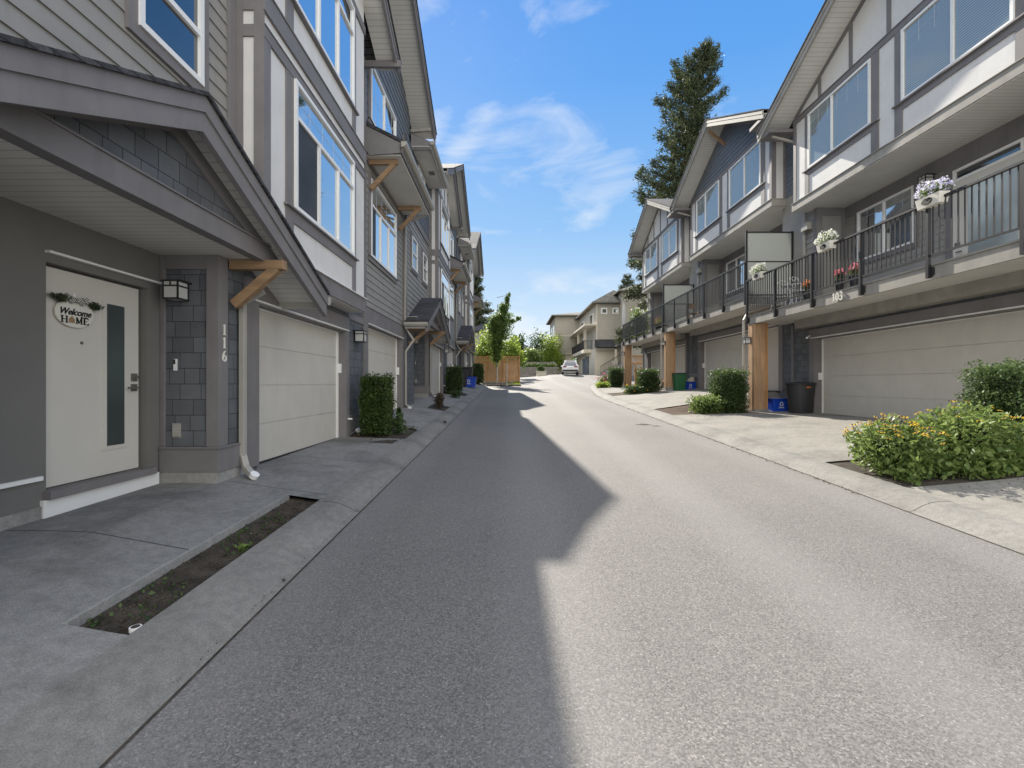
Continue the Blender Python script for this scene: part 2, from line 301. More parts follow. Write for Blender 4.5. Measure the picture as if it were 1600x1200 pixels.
# ------------------------------------------------------------------ mesh helpers
ML = lambda u, v, z: (-3.27+v, u, z)       # left facade: u along the street, v towards the street
MR = lambda u, v, z: (8.72-v, u, z)        # right facade
MW = lambda u, v, z: (u, v, z)             # world
class MB:
    def __init__(s, m=MW): s.m = m; s.v = []; s.f = []; s.i = []; s.mi = 0
    def add(s, pts, faces):
        n = len(s.v); s.v += [s.m(*p) for p in pts]
        for f in faces: s.f.append([n+k for k in f]); s.i.append(s.mi)
        return s
    def box(s, u0, u1, v0, v1, z0, z1):
        return s.add([(u, v, z) for z in (z0, z1) for v in (v0, v1) for u in (u0, u1)],
                     [(0, 1, 3, 2), (4, 6, 7, 5), (0, 4, 5, 1), (2, 3, 7, 6), (0, 2, 6, 4), (1, 5, 7, 3)])
    def prism(s, poly, v0, v1):            # poly in (u, z) extruded along v
        k = len(poly)
        return s.add([(u, v0, z) for u, z in poly]+[(u, v1, z) for u, z in poly],
                     [tuple(range(k)), tuple(range(2*k-1, k-1, -1))]+[(j, (j+1) % k, k+(j+1) % k, k+j) for j in range(k)])
    def prismu(s, poly, u0, u1):           # poly in (v, z) extruded along u
        k = len(poly)
        return s.add([(u0, v, z) for v, z in poly]+[(u1, v, z) for v, z in poly],
                     [tuple(range(k)), tuple(range(2*k-1, k-1, -1))]+[(j, (j+1) % k, k+(j+1) % k, k+j) for j in range(k)])
    def prismz(s, poly, z0, z1):
        k = len(poly)
        return s.add([(u, v, z0) for u, v in poly]+[(u, v, z1) for u, v in poly],
                     [tuple(range(k)), tuple(range(2*k-1, k-1, -1))]+[(j, (j+1) % k, k+(j+1) % k, k+j) for j in range(k)])
    def beam(s, p, q, w, h):
        p, q = Vector(p), Vector(q); d = (q-p).normalized()
        up = Vector((0, 0, 1)) if abs(d.z) < .95 else Vector((0, 1, 0))
        a = d.cross(up).normalized()*w/2; b = a.cross(d).normalized()*h/2
        pts = [p-a-b, p+a-b, p+a+b, p-a+b, q-a-b, q+a-b, q+a+b, q-a+b]
        return s.add([tuple(x) for x in pts], [(0, 1, 2, 3), (7, 6, 5, 4), (0, 4, 5, 1), (1, 5, 6, 2), (2, 6, 7, 3), (3, 7, 4, 0)])
    def tube(s, pts, r, n=8):
        pts = [Vector(p) for p in pts]; rs = r if isinstance(r, (list, tuple)) else [r]*len(pts)
        vs = []
        for k, p in enumerate(pts):
            d = (pts[min(k+1, len(pts)-1)]-pts[max(k-1, 0)]).normalized()
            up = Vector((0, 0, 1)) if abs(d.z) < .9 else Vector((1, 0, 0))
            a = d.cross(up).normalized(); b = a.cross(d)
            vs += [tuple(p+rs[k]*(math.cos(2*math.pi*j/n)*a+math.sin(2*math.pi*j/n)*b)) for j in range(n)]
        fs = [(k*n+j, k*n+(j+1) % n, (k+1)*n+(j+1) % n, (k+1)*n+j) for k in range(len(pts)-1) for j in range(n)]
        fs += [tuple(range(n-1, -1, -1)), tuple(range((len(pts)-1)*n, len(pts)*n))]
        return s.add(vs, fs)
    def lathe(s, c, prof, n=20, sx=1, sy=1):
        vs = [(c[0]+sx*r*math.cos(2*math.pi*j/n), c[1]+sy*r*math.sin(2*math.pi*j/n), c[2]+z) for r, z in prof for j in range(n)]
        fs = [(k*n+j, k*n+(j+1) % n, (k+1)*n+(j+1) % n, (k+1)*n+j) for k in range(len(prof)-1) for j in range(n)]
        fs += [tuple(range(n-1, -1, -1)), tuple(range((len(prof)-1)*n, len(prof)*n))]
        return s.add(vs, fs)
    def lap(s, v0, z0, z1, ext, step=.165):      # overlapping boards; ext(z) gives the run of the wall
        z = z0
        while z < z1-.01:
            zt = min(z+step, z1); a, b = ext(z); c, d = ext(zt)
            if b-a > .03:
                if d <= c: c = d = (a+b)/2
                s.add([(a, v0, z), (b, v0, z), (b, v0+.020, z), (a, v0+.020, z), (d, v0+.003, zt), (c, v0+.003, zt)],
                      [(0, 1, 2, 3), (3, 2, 4, 5)])
            z = zt
        return s
    def cut(s):
        s.cuts = getattr(s, 'cuts', [])+[len(s.f)]; return s
    def build_each(s, name, mats, parent=None, **k):
        cs = [0]+getattr(s, 'cuts', [])+[len(s.f)]
        for a, b in zip(cs, cs[1:]):
            if b <= a: continue
            q = MB(); ids = sorted({i for f in s.f[a:b] for i in f}); mp_ = {i: j for j, i in enumerate(ids)}
            q.v = [s.v[i] for i in ids]; q.f = [[mp_[i] for i in f] for f in s.f[a:b]]; q.i = s.i[a:b]; q.build(name, mats, parent, **k)
    def build(s, name, mats, parent=None, loc=None, bevel=0, smooth=False):
        if not isinstance(mats, (list, tuple)): mats = [mats]
        o0 = Vector(parent.matrix_w if False else ROOT[parent.name]) if parent else Vector(loc or (0, 0, 0))
        me = bpy.data.meshes.new(name)
        me.from_pydata([tuple(Vector(p)-o0) for p in s.v], [], s.f)
        for m in mats: me.materials.append(m)
        me.polygons.foreach_set('material_index', s.i)
        bm = bmesh.new(); bm.from_mesh(me); bmesh.ops.recalc_face_normals(bm, faces=bm.faces); bm.to_mesh(me); bm.free()
        if smooth: me.polygons.foreach_set('use_smooth', [True]*len(me.polygons))
        o = bpy.data.objects.new(name, me); C.objects.link(o)
        if parent: o.parent = parent
        else: o.location = o0
        ROOT[o.name] = tuple(o0)
        if bevel:
            b = o.modifiers.new('bevel', 'BEVEL'); b.width = bevel; b.segments = 2; b.limit_method = 'ANGLE'
        return o
ROOT = {}
def tag(o, label=None, cat=None, group=None, kind=None):
    for k, v in (('label', label), ('category', cat), ('group', group), ('kind', kind)):
        if v: o[k] = v
    return o
def thing(name, loc, label, cat, group=None):
    o = bpy.data.objects.new(name, None); o.empty_display_size = .3; C.objects.link(o); o.location = loc
    ROOT[o.name] = tuple(loc); return tag(o, label, cat, group)
def dup(root, off, label, skip=()):
    r = root.copy(); C.objects.link(r); r.location = Vector(root.location)+Vector(off); r['label'] = label
    ROOT[r.name] = tuple(r.location)
    for ch in list(root.children):
        if ch.name.split('.')[0] in skip: continue
        c = ch.copy(); C.objects.link(c); c.parent = r; ROOT[c.name] = ROOT[r.name]
        for g in ch.children:
            d = g.copy(); C.objects.link(d); d.parent = c; ROOT[d.name] = ROOT[r.name]
    return r

# ------------------------------------------------------------------ ground heights
def zroad(x, y):
    z = -1.6+.042*y
    if y > 66: z = -1.6+.042*66+.005*(y-66)
    a = min(1, max(0, (y-40)/12)); a = a*a*(3-2*a); b = min(1, max(0, (x-1)/5)); b = b*b*(3-2*b)
    return z+.42*a*b
def interp(x, t):
    for (a, b), (c, d) in zip(t, t[1:]):
        if x <= c: return b+(d-b)*max(0, (x-a)/(c-a))
    return t[-1][1]
TL = [(-6, -1.5), (0, -1.28), (3.5, -1.125), (5, -1.1), (9.1, -1.06), (10.4, -.77), (13.7, -.74), (15, -.62), (17.5, -.50), (21.6, -.44), (22.9, -.15),
      (26.2, -.12), (28, 0), (30, .10), (34.1, .18), (35.4, .46), (39.5, .5)]
TR = [(-6, -1.15), (5, -.9), (7, -.83), (14.3, -.82), (15.1, -.25), (22.0, -.22), (29, -.18), (36, .0)]
def zleft(x, y):
    zc = zroad(x, y)+.115; t = min(1, max(0, (-2.1-x)/1.17)); return zc+(interp(y, TL)-zc)*t
def zright(x, y):
    zc = zroad(x, y)+.115; t = min(1, max(0, (x-4.9)/3.8)); return zc+(interp(y, TR)-zc)*t
def sheet(name, ys, xs_of_y, zf, mat, lift=0):
    rows = []
    mb = MB(); V = []; k = None
    for y in ys:
        xs = xs_of_y(y); k = len(xs)
        for x in xs: V.append((x, y, zf(x, y)+lift))
    F = [(r*k+j, r*k+j+1, (r+1)*k+j+1, (r+1)*k+j) for r in range(len(ys)-1) for j in range(k-1)]
    mb.add(V, F); o = mb.build(name, mat)
    for p in o.data.polygons: pass
    if o.data.polygons and o.data.polygons[0].normal.z < 0: o.data.flip_normals()
    return tag(o, kind='structure')
fr = lambda a, b, s: [a+(b-a)*i/max(1, round((b-a)/s)) for i in range(max(1, round((b-a)/s))+1)]
lin = lambda a, b, n: [a+(b-a)*i/n for i in range(n+1)]
def right_edge(y):
    return interp(y, [(-6, 4.3), (20, 4.38), (24, 4.55), (27, 4.95), (30, 5.35), (33, 5.8), (35, 6.3), (36.5, 7.1), (37.6, 9), (38.3, 12), (39, 45)])
sheet('ground', fr(-8, 40, 4)+fr(44, 320, 6)[0:], lambda y: lin(-180, 180, 60), lambda x, y: zroad(x, y)-.30, M['mulch'])
sheet('road', fr(-5, 34, .5), lambda y: lin(-1.62, right_edge(y), 6), zroad, M['asphalt'])
sheet('road', fr(34, 39, .5), lambda y: lin(.9, right_edge(y), 6), zroad, M['asphalt'])
sheet('road', fr(39, 66, 1), lambda y: lin(.9, 45, 24), zroad, M['asphalt'])
# kerbs: rolled concrete profile
PK = [(0, .0), (.06, .012), (.14, .06), (.24, .098), (.34, .112), (.47, .115), (.47, -.3)]
def kerb(ys, edge, sgn, name='kerb'):
    mb = MB(); V = []; k = len(PK)
    for y in ys:
        e = edge(y); d = (edge(y+.3)-edge(y-.3))/.6; nx, ny = sgn/math.hypot(1, d), -sgn*d/math.hypot(1, d)
        for a, h in PK:
            x, yy = e+nx*a, y+ny*a; V.append((x, yy, zroad(x, yy)+h+.002))
    mb.add(V, [(r*k+j, r*k+j+1, (r+1)*k+j+1, (r+1)*k+j) for r in range(len(ys)-1) for j in range(k-1)])
    o = mb.build(name, M['curb'], smooth=False); tag(o, kind='structure')
    bm = bmesh.new(); bm.from_mesh(o.data)
    for f in bm.faces:
        if f.normal.z < 0: f.normal_flip()
    bm.to_mesh(o.data); bm.free()
kerb(fr(-5, 34, .4), lambda y: -1.62, -1)
kerb(fr(-5, 35, .4)+fr(35.2, 37.6, .2), right_edge, 1)
sheet('gutter_seam', fr(-5, 34, 1), lambda y: [-1.628, -1.612], zroad, M['soil'], .004)
sheet('gutter_seam', fr(-5, 35, .5), lambda y: [right_edge(y)-.008, right_edge(y)+.01], zroad, M['soil'], .004)
# left walk: strips with planting beds left open
def strip_l(x0, x1, y0, y1, mat, name='walkway', lift=0, n=3):
    return sheet(name, fr(y0, y1, .5), lambda y: lin(x0, x1, n), zleft, mat, lift)
BX = -2.44
strip_l(-4.3, -3.2, -5, 40, M['conc'])
strip_l(-3.2, BX, -5, 9.12, M['conc'])
strip_l(BX, -2.09, -5, 2.5, M['conc']); strip_l(BX, -2.09, 5.02, 9.12, M['conc'])
strip_l(BX, -2.09, 2.4, 5.1, M['soil'], 'planting_bed', -.05)
strip_l(-3.25, -2.09, 9.0, 10.5, M['soil'], 'planting_bed', -.03)
strip_l(-3.2, -2.09, 10.4, 14.6, M['conc'], 'driveway')
strip_l(-3.2, -2.65, 14.6, 16.0, M['conc']); strip_l(-2.7, -2.09, 14.5, 16.1, M['soil'], 'planting_bed', -.03)
strip_l(-3.2, -2.09, 16.0, 21.5, M['conc'], 'driveway')
strip_l(-3.25, -2.09, 21.4, 23.1, M['soil'], 'planting_bed', -.03)
strip_l(-3.2, -2.09, 23.0, 33.2, M['conc'], 'driveway')
strip_l(-3.25, -2.09, 33.1, 34.9, M['soil'], 'planting_bed', -.03)
strip_l(-3.3, -2.09, 34.8, 40, M['conc'])
# concrete edging of the near bed
mb = MB()
for y in fr(2.5, 4.9, .4):
    y1 = min(y+.4, 5.02)
    a, b = zleft(BX-.01, y), zleft(BX-.01, y1)
    mb.add([(BX-.02, y, a-.12), (BX+.012, y, a-.12), (BX+.012, y, a+.004), (BX-.02, y, a+.004), (BX-.02, y1, b-.12), (BX+.012, y1, b-.12), (BX+.012, y1, b+.004), (BX-.02, y1, b+.004)],
           [(0, 1, 2, 3), (4, 7, 6, 5), (0, 4, 5, 1), (1, 5, 6, 2), (2, 6, 7, 3), (3, 7, 4, 0)])
tag(mb.build('bed_edging', M['found']), kind='structure')
# right driveways and beds
def strip_r(x0, x1, y0, y1, mat, name='driveway', lift=0, n=5):
    return sheet(name, fr(y0, y1, .5), lambda y: lin(max(x0, right_edge(y)+.46) if x0 < 5.2 else x0, x1, n), zright, mat, lift)
strip_r(4.76, 9.2, -5, 5.5, M['drive'])
strip_r(4.76, 8.0, 5.45, 7.0, M['soil'], 'planting_bed', -.02); strip_r(8.0, 9.2, 5.5, 6.95, M['drive'])
strip_r(4.76, 9.2, 6.95, 13.5, M['drive'])
strip_r(4.76, 7.45, 13.45, 15.3, M['mulch'], 'planting_bed', -.02); strip_r(7.45, 9.2, 13.5, 15.25, M['drive'], n=3)
strip_r(4.76, 9.2, 15.25, 21.6, M['drive'])
strip_r(4.76, 7.45, 21.55, 23.45, M['mulch'], 'planting_bed', -.02); strip_r(7.45, 9.2, 21.6, 23.4, M['drive'], n=3)
strip_r(4.76, 9.2, 23.4, 29.2, M['drive'])
strip_r(4.76, 12, 29.15, 36.6, M['soil'], 'planting_bed', -.02)

# ------------------------------------------------------------------ building parts
def window(m, par, u0, u1, z0, z1, v, vert=(), horiz=None, glass='glass', grid=None, panes=None, name='window'):
    f = MB(m); w_ = .055
    f.box(u0, u1, v, v+.06, z0, z0+w_); f.box(u0, u1, v, v+.06, z1-w_, z1)
    f.box(u0, u0+w_, v, v+.058, z0+w_, z1-w_); f.box(u1-w_, u1, v, v+.058, z0+w_, z1-w_)
    zt = z1-w_
    if horiz: f.box(u0+w_, u1-w_, v, v+.055, horiz-.028, horiz+.028); zt = horiz-.028
    for x in vert: f.box(x-.028, x+.028, v, v+.053, z0+w_, zt)
    fo = f.build(name, M['white'], par)
    p = MB(m); p.box(u0+w_*.6, u1-w_*.6, v-.01, v+.022, z0+w_*.6, z1-w_*.6)
    p.build('pane', M[glass], fo)
    if panes:                                     # a darker open sash
        a, b = panes; q = MB(m); q.box(a, b, v+.024, v+.03, z0+w_, zt); q.build('screen', M['mesh'], fo)
    if grid:
        g = MB(m); a, b, c, d, nx = grid
        for k in range(1, nx): g.box(a+(b-a)*k/nx-.004, a+(b-a)*k/nx+.004, v+.022, v+.025, c, d)
        g.box(a, b, v+.022, v+.0245, (c+d)/2-.004, (c+d)/2+.004)
        g.build('grille', M['grille'], fo)
    return fo
def garage_door(m, par, u0, u1, v, z0, z1, n=4):
    b = MB(m); h = (z1-z0)/n
    for k in range(n): b.box(u0, u1, v-.05, v, z0+k*h+.004, z0+(k+1)*h-.004)
    b.box(u0, u1, v-.06, v-.012, z0, z1)
    d = b.build('garage_door', M['garage'], par)
    s = MB(m); s.box(u0-.03, u1+.03, v-.02, v+.02, z0-.005, z0+.018); s.build('bottom_seal', M['black'], d)
    t = MB(m)
    t.box(u0-.01, u0+.045, v, v+.03, z0, z1); t.box(u1-.045, u1+.01, v, v+.03, z0, z1); t.box(u0+.045, u1-.045, v, v+.03, z1-.04, z1+.02)
    t.build('door_stop', M['white'], d)
    return d
def gable(m, par, uc, h0, h1, za, slope, vf, vb, vw, name='roof', fd=.28, wood='trim'):
    """shingled gable: h0/h1 half widths; vf front edge, vb back, vw wall plane the soffit meets"""
    A = (uc, za); L = (uc-h0, za-slope*h0); Rr = (uc+h1, za-slope*h1)
    r = MB(m); t = .035
    r.prism([L, A, Rr, (Rr[0], Rr[1]-t), (A[0], A[1]-t), (L[0], L[1]-t)], vb, vf+.03)
    ro = r.build(name, M['roof'], par)
    f = MB(m)
    for P in (L, Rr):
        f.prism([(A[0], A[1]-t), (P[0], P[1]-t), (P[0], P[1]-t-fd*.45), (A[0], A[1]-t-fd*.45)], vf-.045, vf)
        f.prism([(A[0], A[1]-t-fd*.45), (P[0], P[1]-t-fd*.45), (P[0], P[1]-t-fd), (A[0], A[1]-t-fd)], vf-.075, vf-.02); f.cut()
    f.build_each('rake_board', M[wood], ro)
    s = MB(m)
    for P in (L, Rr):
        s.prism([(A[0], A[1]-t-.1), (P[0], P[1]-t-.1), (P[0], P[1]-t-.135), (A[0], A[1]-t-.135)], vw-.02, vf-.076); s.cut()
    s.build_each('soffit', M['soffit'], ro)
    return ro
def bracket(m, par, u, vw, vo, z, drop, w=.085):
    b = MB(m); b.box(u-w/2, u+w/2, vw, vo, z-.055, z+.055)
    b.beam((u, vw+.04, z-drop), (u, vo-.09, z-.03), w*.96, .105)
    return b.build('bracket', M['beamwood'], par, bevel=.006)
def lamp(m, par, u, v, z, s=1.0, name='wall_lamp'):
    """m maps (u, v, z); the lamp hangs on plane v and sticks out along +v"""
    a = .105*s; b = MB(m)
    b.box(u-a*.55, u+a*.55, v, v+.02, z-.09*s, z+.12*s)
    b.box(u-a*1.25, u+a*1.25, v+.0, v+.24*s, z+.115*s, z+.135*s)
    for du in (-a, a-.018*s):
        for dv in (.03*s, .03*s+2*a-.018*s): b.box(u+du, u+du+.018*s, v+dv, v+dv+.018*s, z-.12*s, z+.115*s)
    for zz in (-.125*s, .045*s):
        b.box(u-a-.002, u+a+.002, v+.03*s-.002, v+.03*s+.01, z+zz, z+zz+.02*s); b.box(u-a-.002, u+a+.002, v+.03*s+2*a-.01, v+.03*s+2*a+.002, z+zz, z+zz+.02*s)
        b.box(u-a-.002, u-a+.01, v+.03*s, v+.03*s+2*a, z+zz, z+zz+.02*s); b.box(u+a-.01, u+a+.002, v+.03*s, v+.03*s+2*a, z+zz, z+zz+.02*s)
    b.box(u-.009*s, u+.009*s, v+.03*s+2*a-.006, v+.03*s+2*a+.002, z+.045*s, z+.115*s)
    lo = b.build(name, M['black'], par)
    g = MB(m); g.box(u-a+.006*s, u+a-.006*s, v+.036*s, v+.024*s+2*a, z-.118*s, z+.112*s); g.build('lamp_glass', M['lampglass'], lo)
    return lo
def spout(m, par, pts, w=.036):
    b = MB(m)
    for p, q in zip(pts, pts[1:]): b.beam(p, q, w*2, w*1.7)
    for p in pts[1:-1]: b.tube([(p[0], p[1], p[2]-.03), (p[0], p[1], p[2]+.03)], w*1.1, 8)
    return b.build('downspout', M['gutter'], par, bevel=.005)
def ribbon(mb, pts, depth, fr_):
    """pts: (x, y, halfwidth) stroke; fr_ maps (x, y, d) to space"""
    L = []
    for k, (x, y, w_) in enumerate(pts):
        a = pts[max(k-1, 0)]; b = pts[min(k+1, len(pts)-1)]; dx, dy = b[0]-a[0], b[1]-a[1]; l = math.hypot(dx, dy) or 1
        L.append((x-dy/l*w_, y+dx/l*w_, x+dy/l*w_, y-dx/l*w_))
    for p, q in zip(L, L[1:]):
        P = [(p[0], p[1]), (p[2], p[3]), (q[2], q[3]), (q[0], q[1])]
        mb.add([fr_(x, y, 0) for x, y in P]+[fr_(x, y, depth) for x, y in P], [(0, 1, 2, 3), (7, 6, 5, 4), (0, 4, 5, 1), (1, 5, 6, 2), (2, 6, 7, 3), (3, 7, 4, 0)])
def digit(mb, ch, x0, y0, h, fr_, depth=.015):
    g = lambda x, y: (x0+x*h, y0+y*h)
    arc = lambda cx, cy, rx, ry, a0, a1, w0, w1, n=14: [(*g(cx+rx*math.cos(R(a0+(a1-a0)*k/n)), cy+ry*math.sin(R(a0+(a1-a0)*k/n))), h*(w0+(w1-w0)*math.sin(math.pi*k/n))) for k in range(n+1)]
    if ch == '1':
        ribbon(mb, [(*g(.30, .04), h*.065), (*g(.30, .98), h*.065)], depth, fr_)
        ribbon(mb, [(*g(.12, .03), h*.03), (*g(.48, .03), h*.03)], depth*.95, fr_)
        ribbon(mb, [(*g(.12, .80), h*.03), (*g(.30, .92), h*.045)], depth*.9, fr_)
    if ch == '0':
        ribbon(mb, [(*g(.3+.21*math.cos(a), .5+.45*math.sin(a)), h*(.035+.045*abs(math.cos(a)))) for a in [2*math.pi*k/20 for k in range(21)]], depth, fr_)
    if ch == '6':
        ribbon(mb, [(*g(.3+.21*math.cos(a), .29+.26*math.sin(a)), h*(.035+.045*abs(math.cos(a)))) for a in [2*math.pi*k/18 for k in range(19)]], depth, fr_)
        ribbon(mb, [(*g(.10, .32), h*.075), (*g(.12, .55), h*.07), (*g(.24, .82), h*.055), (*g(.44, .98), h*.02)], depth*.95, fr_)
    if ch == '3':
        ribbon(mb, arc(.26, .75, .18, .20, 150, -90, .03, .075), depth, fr_)
        ribbon(mb, arc(.26, .29, .22, .27, 90, -160, .03, .085), depth*.95, fr_)

# ------------------------------------------------------------------ left row
G_L = 'grey townhouses in the row on the left of the road'
T1 = thing('townhouse', (-3.27, 5.8, -1.1), 'taupe and white townhouse numbered 116 with the big porch gable and welcome sign', 'house', G_L)
def left_a(T):
    m = ML; SH, NV = M['shing'], M['navy']
    c = MB(m)                                      # body
    c.box(1.5, 10.15, -9, -1.0, -1.5, 7.1)
    c.box(1.5, 2.6, -1, 0, -1.5, 1.45); c.box(5.1, 5.89, -1, 0, -1.3, 1.45); c.box(9.05, 10.15, -1, 0, -1.3, 1.45)
    c.box(5.89, 9.05, -1, 0, 1.06, 1.45); c.box(5.89, 9.05, -1.0, -.3, -1.4, 1.06)
    c.box(1.5, 10.15, -1, -.001, 1.45, 7.1)
    c.build('wall', M['shing'], T)
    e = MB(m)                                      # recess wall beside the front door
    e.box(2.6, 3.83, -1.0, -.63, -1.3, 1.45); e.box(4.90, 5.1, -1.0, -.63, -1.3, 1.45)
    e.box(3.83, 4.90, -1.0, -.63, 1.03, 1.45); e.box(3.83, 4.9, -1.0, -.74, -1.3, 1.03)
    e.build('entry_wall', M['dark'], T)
    s = MB(m)
    s.lap(0, 1.5, 4.75, lambda z: (1.5, 5.39)); s.build('siding', M['taupe'], T)
    s = MB(m); s.lap(0, 5.0, 7.1, lambda z: (1.5, 10.15)); s.build('upper_siding', M['navy'], T)
    t = MB(m)                                      # trim boards
    t.box(1.5, 5.39, 0, .045, 4.75, 5.0); t.box(1.5, 5.39, 0, .06, 5.0, 5.02)
    t.box(5.24, 5.387, .0, .05, 1.6, 4.75)
    # pier between the porch and the garage: street face and cross face
    t.box(5.102, 5.24, 0, .03, -.70, 1.45); t.box(5.07, 5.10, -.11, .033, -.70, 1.45)
    t.box(5.07, 5.10, -.625, -.575, -.70, 1.45); t.box(5.075, 5.10, -.575, -.11, 1.28, 1.45)
    t.box(5.102, 5.6, 0, .043, -.98, -.72); t.box(5.05, 5.10, -.62, .047, -.98, -.72)
    t.box(5.102, 5.6, 0, .058, -.72, -.70); t.box(5.035, 5.10, -.62, .062, -.72, -.70)
    t.box(5.59, 5.89, -.0, .035, -1.05, 1.06); t.box(5.86, 5.89, -.20, 0, -1.08, 1.06)
    t.box(9.05, 9.2, 0, .035, -1.05, 1.06); t.box(9.03, 9.05, -.2, .03, -1.08, 1.06)
    t.box(5.59, 9.2, 0, .04, 1.06, 1.33); t.box(5.89, 9.03, -.2, .0, 1.03, 1.06)
    t.box(9.2, 10.15, 0, .04, -.97, -.66); t.box(9.2, 10.15, 0, .055, -.66, -.64)
    t.box(9.2, 10.15, 0, .025, 1.32, 1.45)
    t.build('trim', M['trim'], T, bevel=.004)
    t = MB(m)
    t.box(5.75, 9.12, 0, .065, 1.055, 1.075); t.cut()
    t.box(3.82, 5.09, -.63, -.585, 1.105, 1.125); t.cut(); t.box(2.6, 3.78, -.63, -.60, -.80, -.765); t.cut()
    t.box(5.37, 9.16, .34, .41, 1.70, 1.715)
    t.build_each('flashing', M['white'], T)
    t = MB(m); t.box(5.06, 5.6, -.62, .02, -1.3, -.98); t.cut(); t.box(9.2, 10.15, -.05, .02, -1.3, -.97); t.cut(); t.box(2.6, 3.83, -.7, -.615, -1.35, -1.02)
    t.build_each('foundation', M['found'], T)
    # bay
    za, sl_, uc = 8.75, .48, 7.2
    top = lambda u: za-.15-sl_*abs(u-uc)
    b = MB(m); b.prism([(5.39, 1.46), (9.13, 1.46), (9.13, top(9.13)), (uc, top(uc)), (5.39, top(5.39))], 0.001, .35)
    bay = b.build('bay', M['panel'], T)
    b = MB(m); b.box(5.375, 9.145, .002, .375, 1.44, 1.70)
    def vt(u0, u1, z0, z1): b.box(u0, u1, .35, .372, z0, z1)
    vt(5.39, 5.53, 1.70, 4.11); vt(5.92, 6.12, 1.70, 4.11); vt(8.44, 8.60, 1.70, 4.11)
    b.box(5.375, 5.39, .25, .372, 1.70, 7.5); b.box(5.375, 5.39, 0.01, .12, 1.70, 7.5)
    b.box(5.37, 5.39, .12, .25, 4.11, 4.25); b.box(5.37, 5.39, .12, .25, 4.42, 4.67)
    b.box(5.373, 9.147, .35, .378, 4.11, 4.25); b.box(5.371, 9.149, .35, .385, 4.42, 4.67)
    b.box(5.365, 9.155, .35, .40, 4.67, 4.69); b.box(5.37, 9.15, .35, .39, 4.25, 4.262)
    b.box(6.12, 8.44, .35, .374, 2.17, 2.33); b.box(5.88, 8.66, .35, .415, 2.33, 2.355)
    vt(5.39, 5.53, 4.69, 7.0); vt(5.92, 6.12, 4.69, 7.0); vt(8.44, 8.60, 4.69, 7.0); b.box(5.88, 8.66, .35, .415, 5.1, 5.13)
    b.box(5.375, 9.145, .35, .38, 7.0, 7.16)
    for u in (6.2, 7.2, 8.2): vt(u-.05, u+.05, 7.16, top(u)-.1)
    b.build('bay_trim', M['trim'], bay)
    s = MB(m); s.box(5.40, 9.12, .01, .34, 1.43, 1.455); s.build('bay_soffit', M['soffit'], bay)
    window(m, T, 6.12, 8.44, 2.355, 4.11, .35, (6.9, 7.67), 3.62, grid=(6.17, 8.39, 3.65, 4.06, 5), panes=(6.175, 6.84))
    window(m, T, 6.12, 8.44, 5.13, 6.95, .35, (6.9, 7.67), 6.45)
    gable(m, T, uc, 2.1, 3.1, za, sl_, .80, -4.0, .33, 'bay_roof', .24)
    s = MB(m); s.box(10.06, 10.13, .0, .86, 7.02, 7.16); s.build('eave_return', M['trim'], T)
    # small windows
    for a, z0, z1 in ((2.1, 3.12, 4.15), (3.95, 3.12, 4.15)):
        q = MB(m); q.box(a-.1, a, 0, .05, z0-.1, z1+.1); q.box(a+.83, a+.93, 0, .05, z0-.1, z1+.1); q.box(a, a+.83, 0, .05, z1, z1+.1); q.box(a, a+.83, 0, .05, z0-.1, z0)
        q.build('window_trim', M['trim'], T); window(m, T, a, a+.83, z0, z1, .01, (), (z0+z1)/2, 'glassdk')
    q = MB(m); q.box(3.0, 3.1, 0, .05, 5.6, 7.0); q.box(4.3, 4.4, 0, .05, 5.6, 7.0); q.box(3.1, 4.3, 0, .05, 6.9, 7.0); q.box(3.1, 4.3, 0, .05, 5.6, 5.7)
    q.build('window_trim', M['trim'], T); window(m, T, 3.1, 4.3, 5.7, 6.9, .01, (3.7,))
    # eave
    r = MB(m); r.prismu([(.69, 7.22), (-4.5, 9.6), (-9, 7.6), (-9, 7.5), (-4.5, 9.5), (.69, 7.14)], 2.3, 5.35)
    r.prismu([(-.4, 7.75), (-4.5, 9.6), (-9, 7.6), (-9, 7.5), (-4.5, 9.5), (-.4, 7.65)], 5.35, 10.1)
    ro = r.build('roof', M['roof'], T)
    r = MB(m); r.box(2.2, 5.35, .0, .61, 7.04, 7.07); r.build('soffit', M['soffit'], ro)
    r = MB(m); r.box(2.2, 5.36, .61, .64, 6.97, 7.17); r.prismu([(.64, 7.18), (.77, 7.18), (.76, 7.12), (.71, 7.065), (.64, 7.055)], 2.1, 5.4); r.build('gutter', M['gutter'], ro)
    r = MB(m); r.prismu([(.66, 7.20), (.64, 6.97), (-.02, 6.97), (-.02, 7.50)], 2.24, 2.295); r.build('end_board', M['trim'], ro)
    v = MB(m); v.box(3.9, 4.15, .25, .45, 7.02, 7.045); v.build('soffit_vent', M['dark'], ro)
    # garage
    garage_door(m, T, 5.92, 9.02, -.15, -1.08, 1.05)
    # porch
    pc, ph, pa, ps = 3.85, 2.6, 2.47, .454
    pr = gable(m, T, pc, ph, ph, pa, ps, .70, -.0, .40, 'porch_roof', .30)
    rk = MB(m)                                     # shingled gable end, its trim and the tie beam
    rk.prism([(2.2, 1.6), (5.5, 1.6), (pc, pa-.2)], .36, .40)
    rk.build('gable_end', M['shing'], pr)
    rk = MB(m); rk.box(2.1, 5.6, .33, .45, 1.42, 1.61); rk.box(2.1, 5.6, .33, .47, 1.61, 1.625)
    for sg in (-1, 1):
        rk.prism([(pc, pa-.13), (pc+sg*1.9, pa-.13-ps*1.9), (pc+sg*1.62, pa-.33-ps*1.62), (pc, pa-.33)], .40, .425)
    rk.box(5.5, 5.6, 0, .33, 1.42, 1.60)
    rk.build('tie_beam', M['trim'], pr)
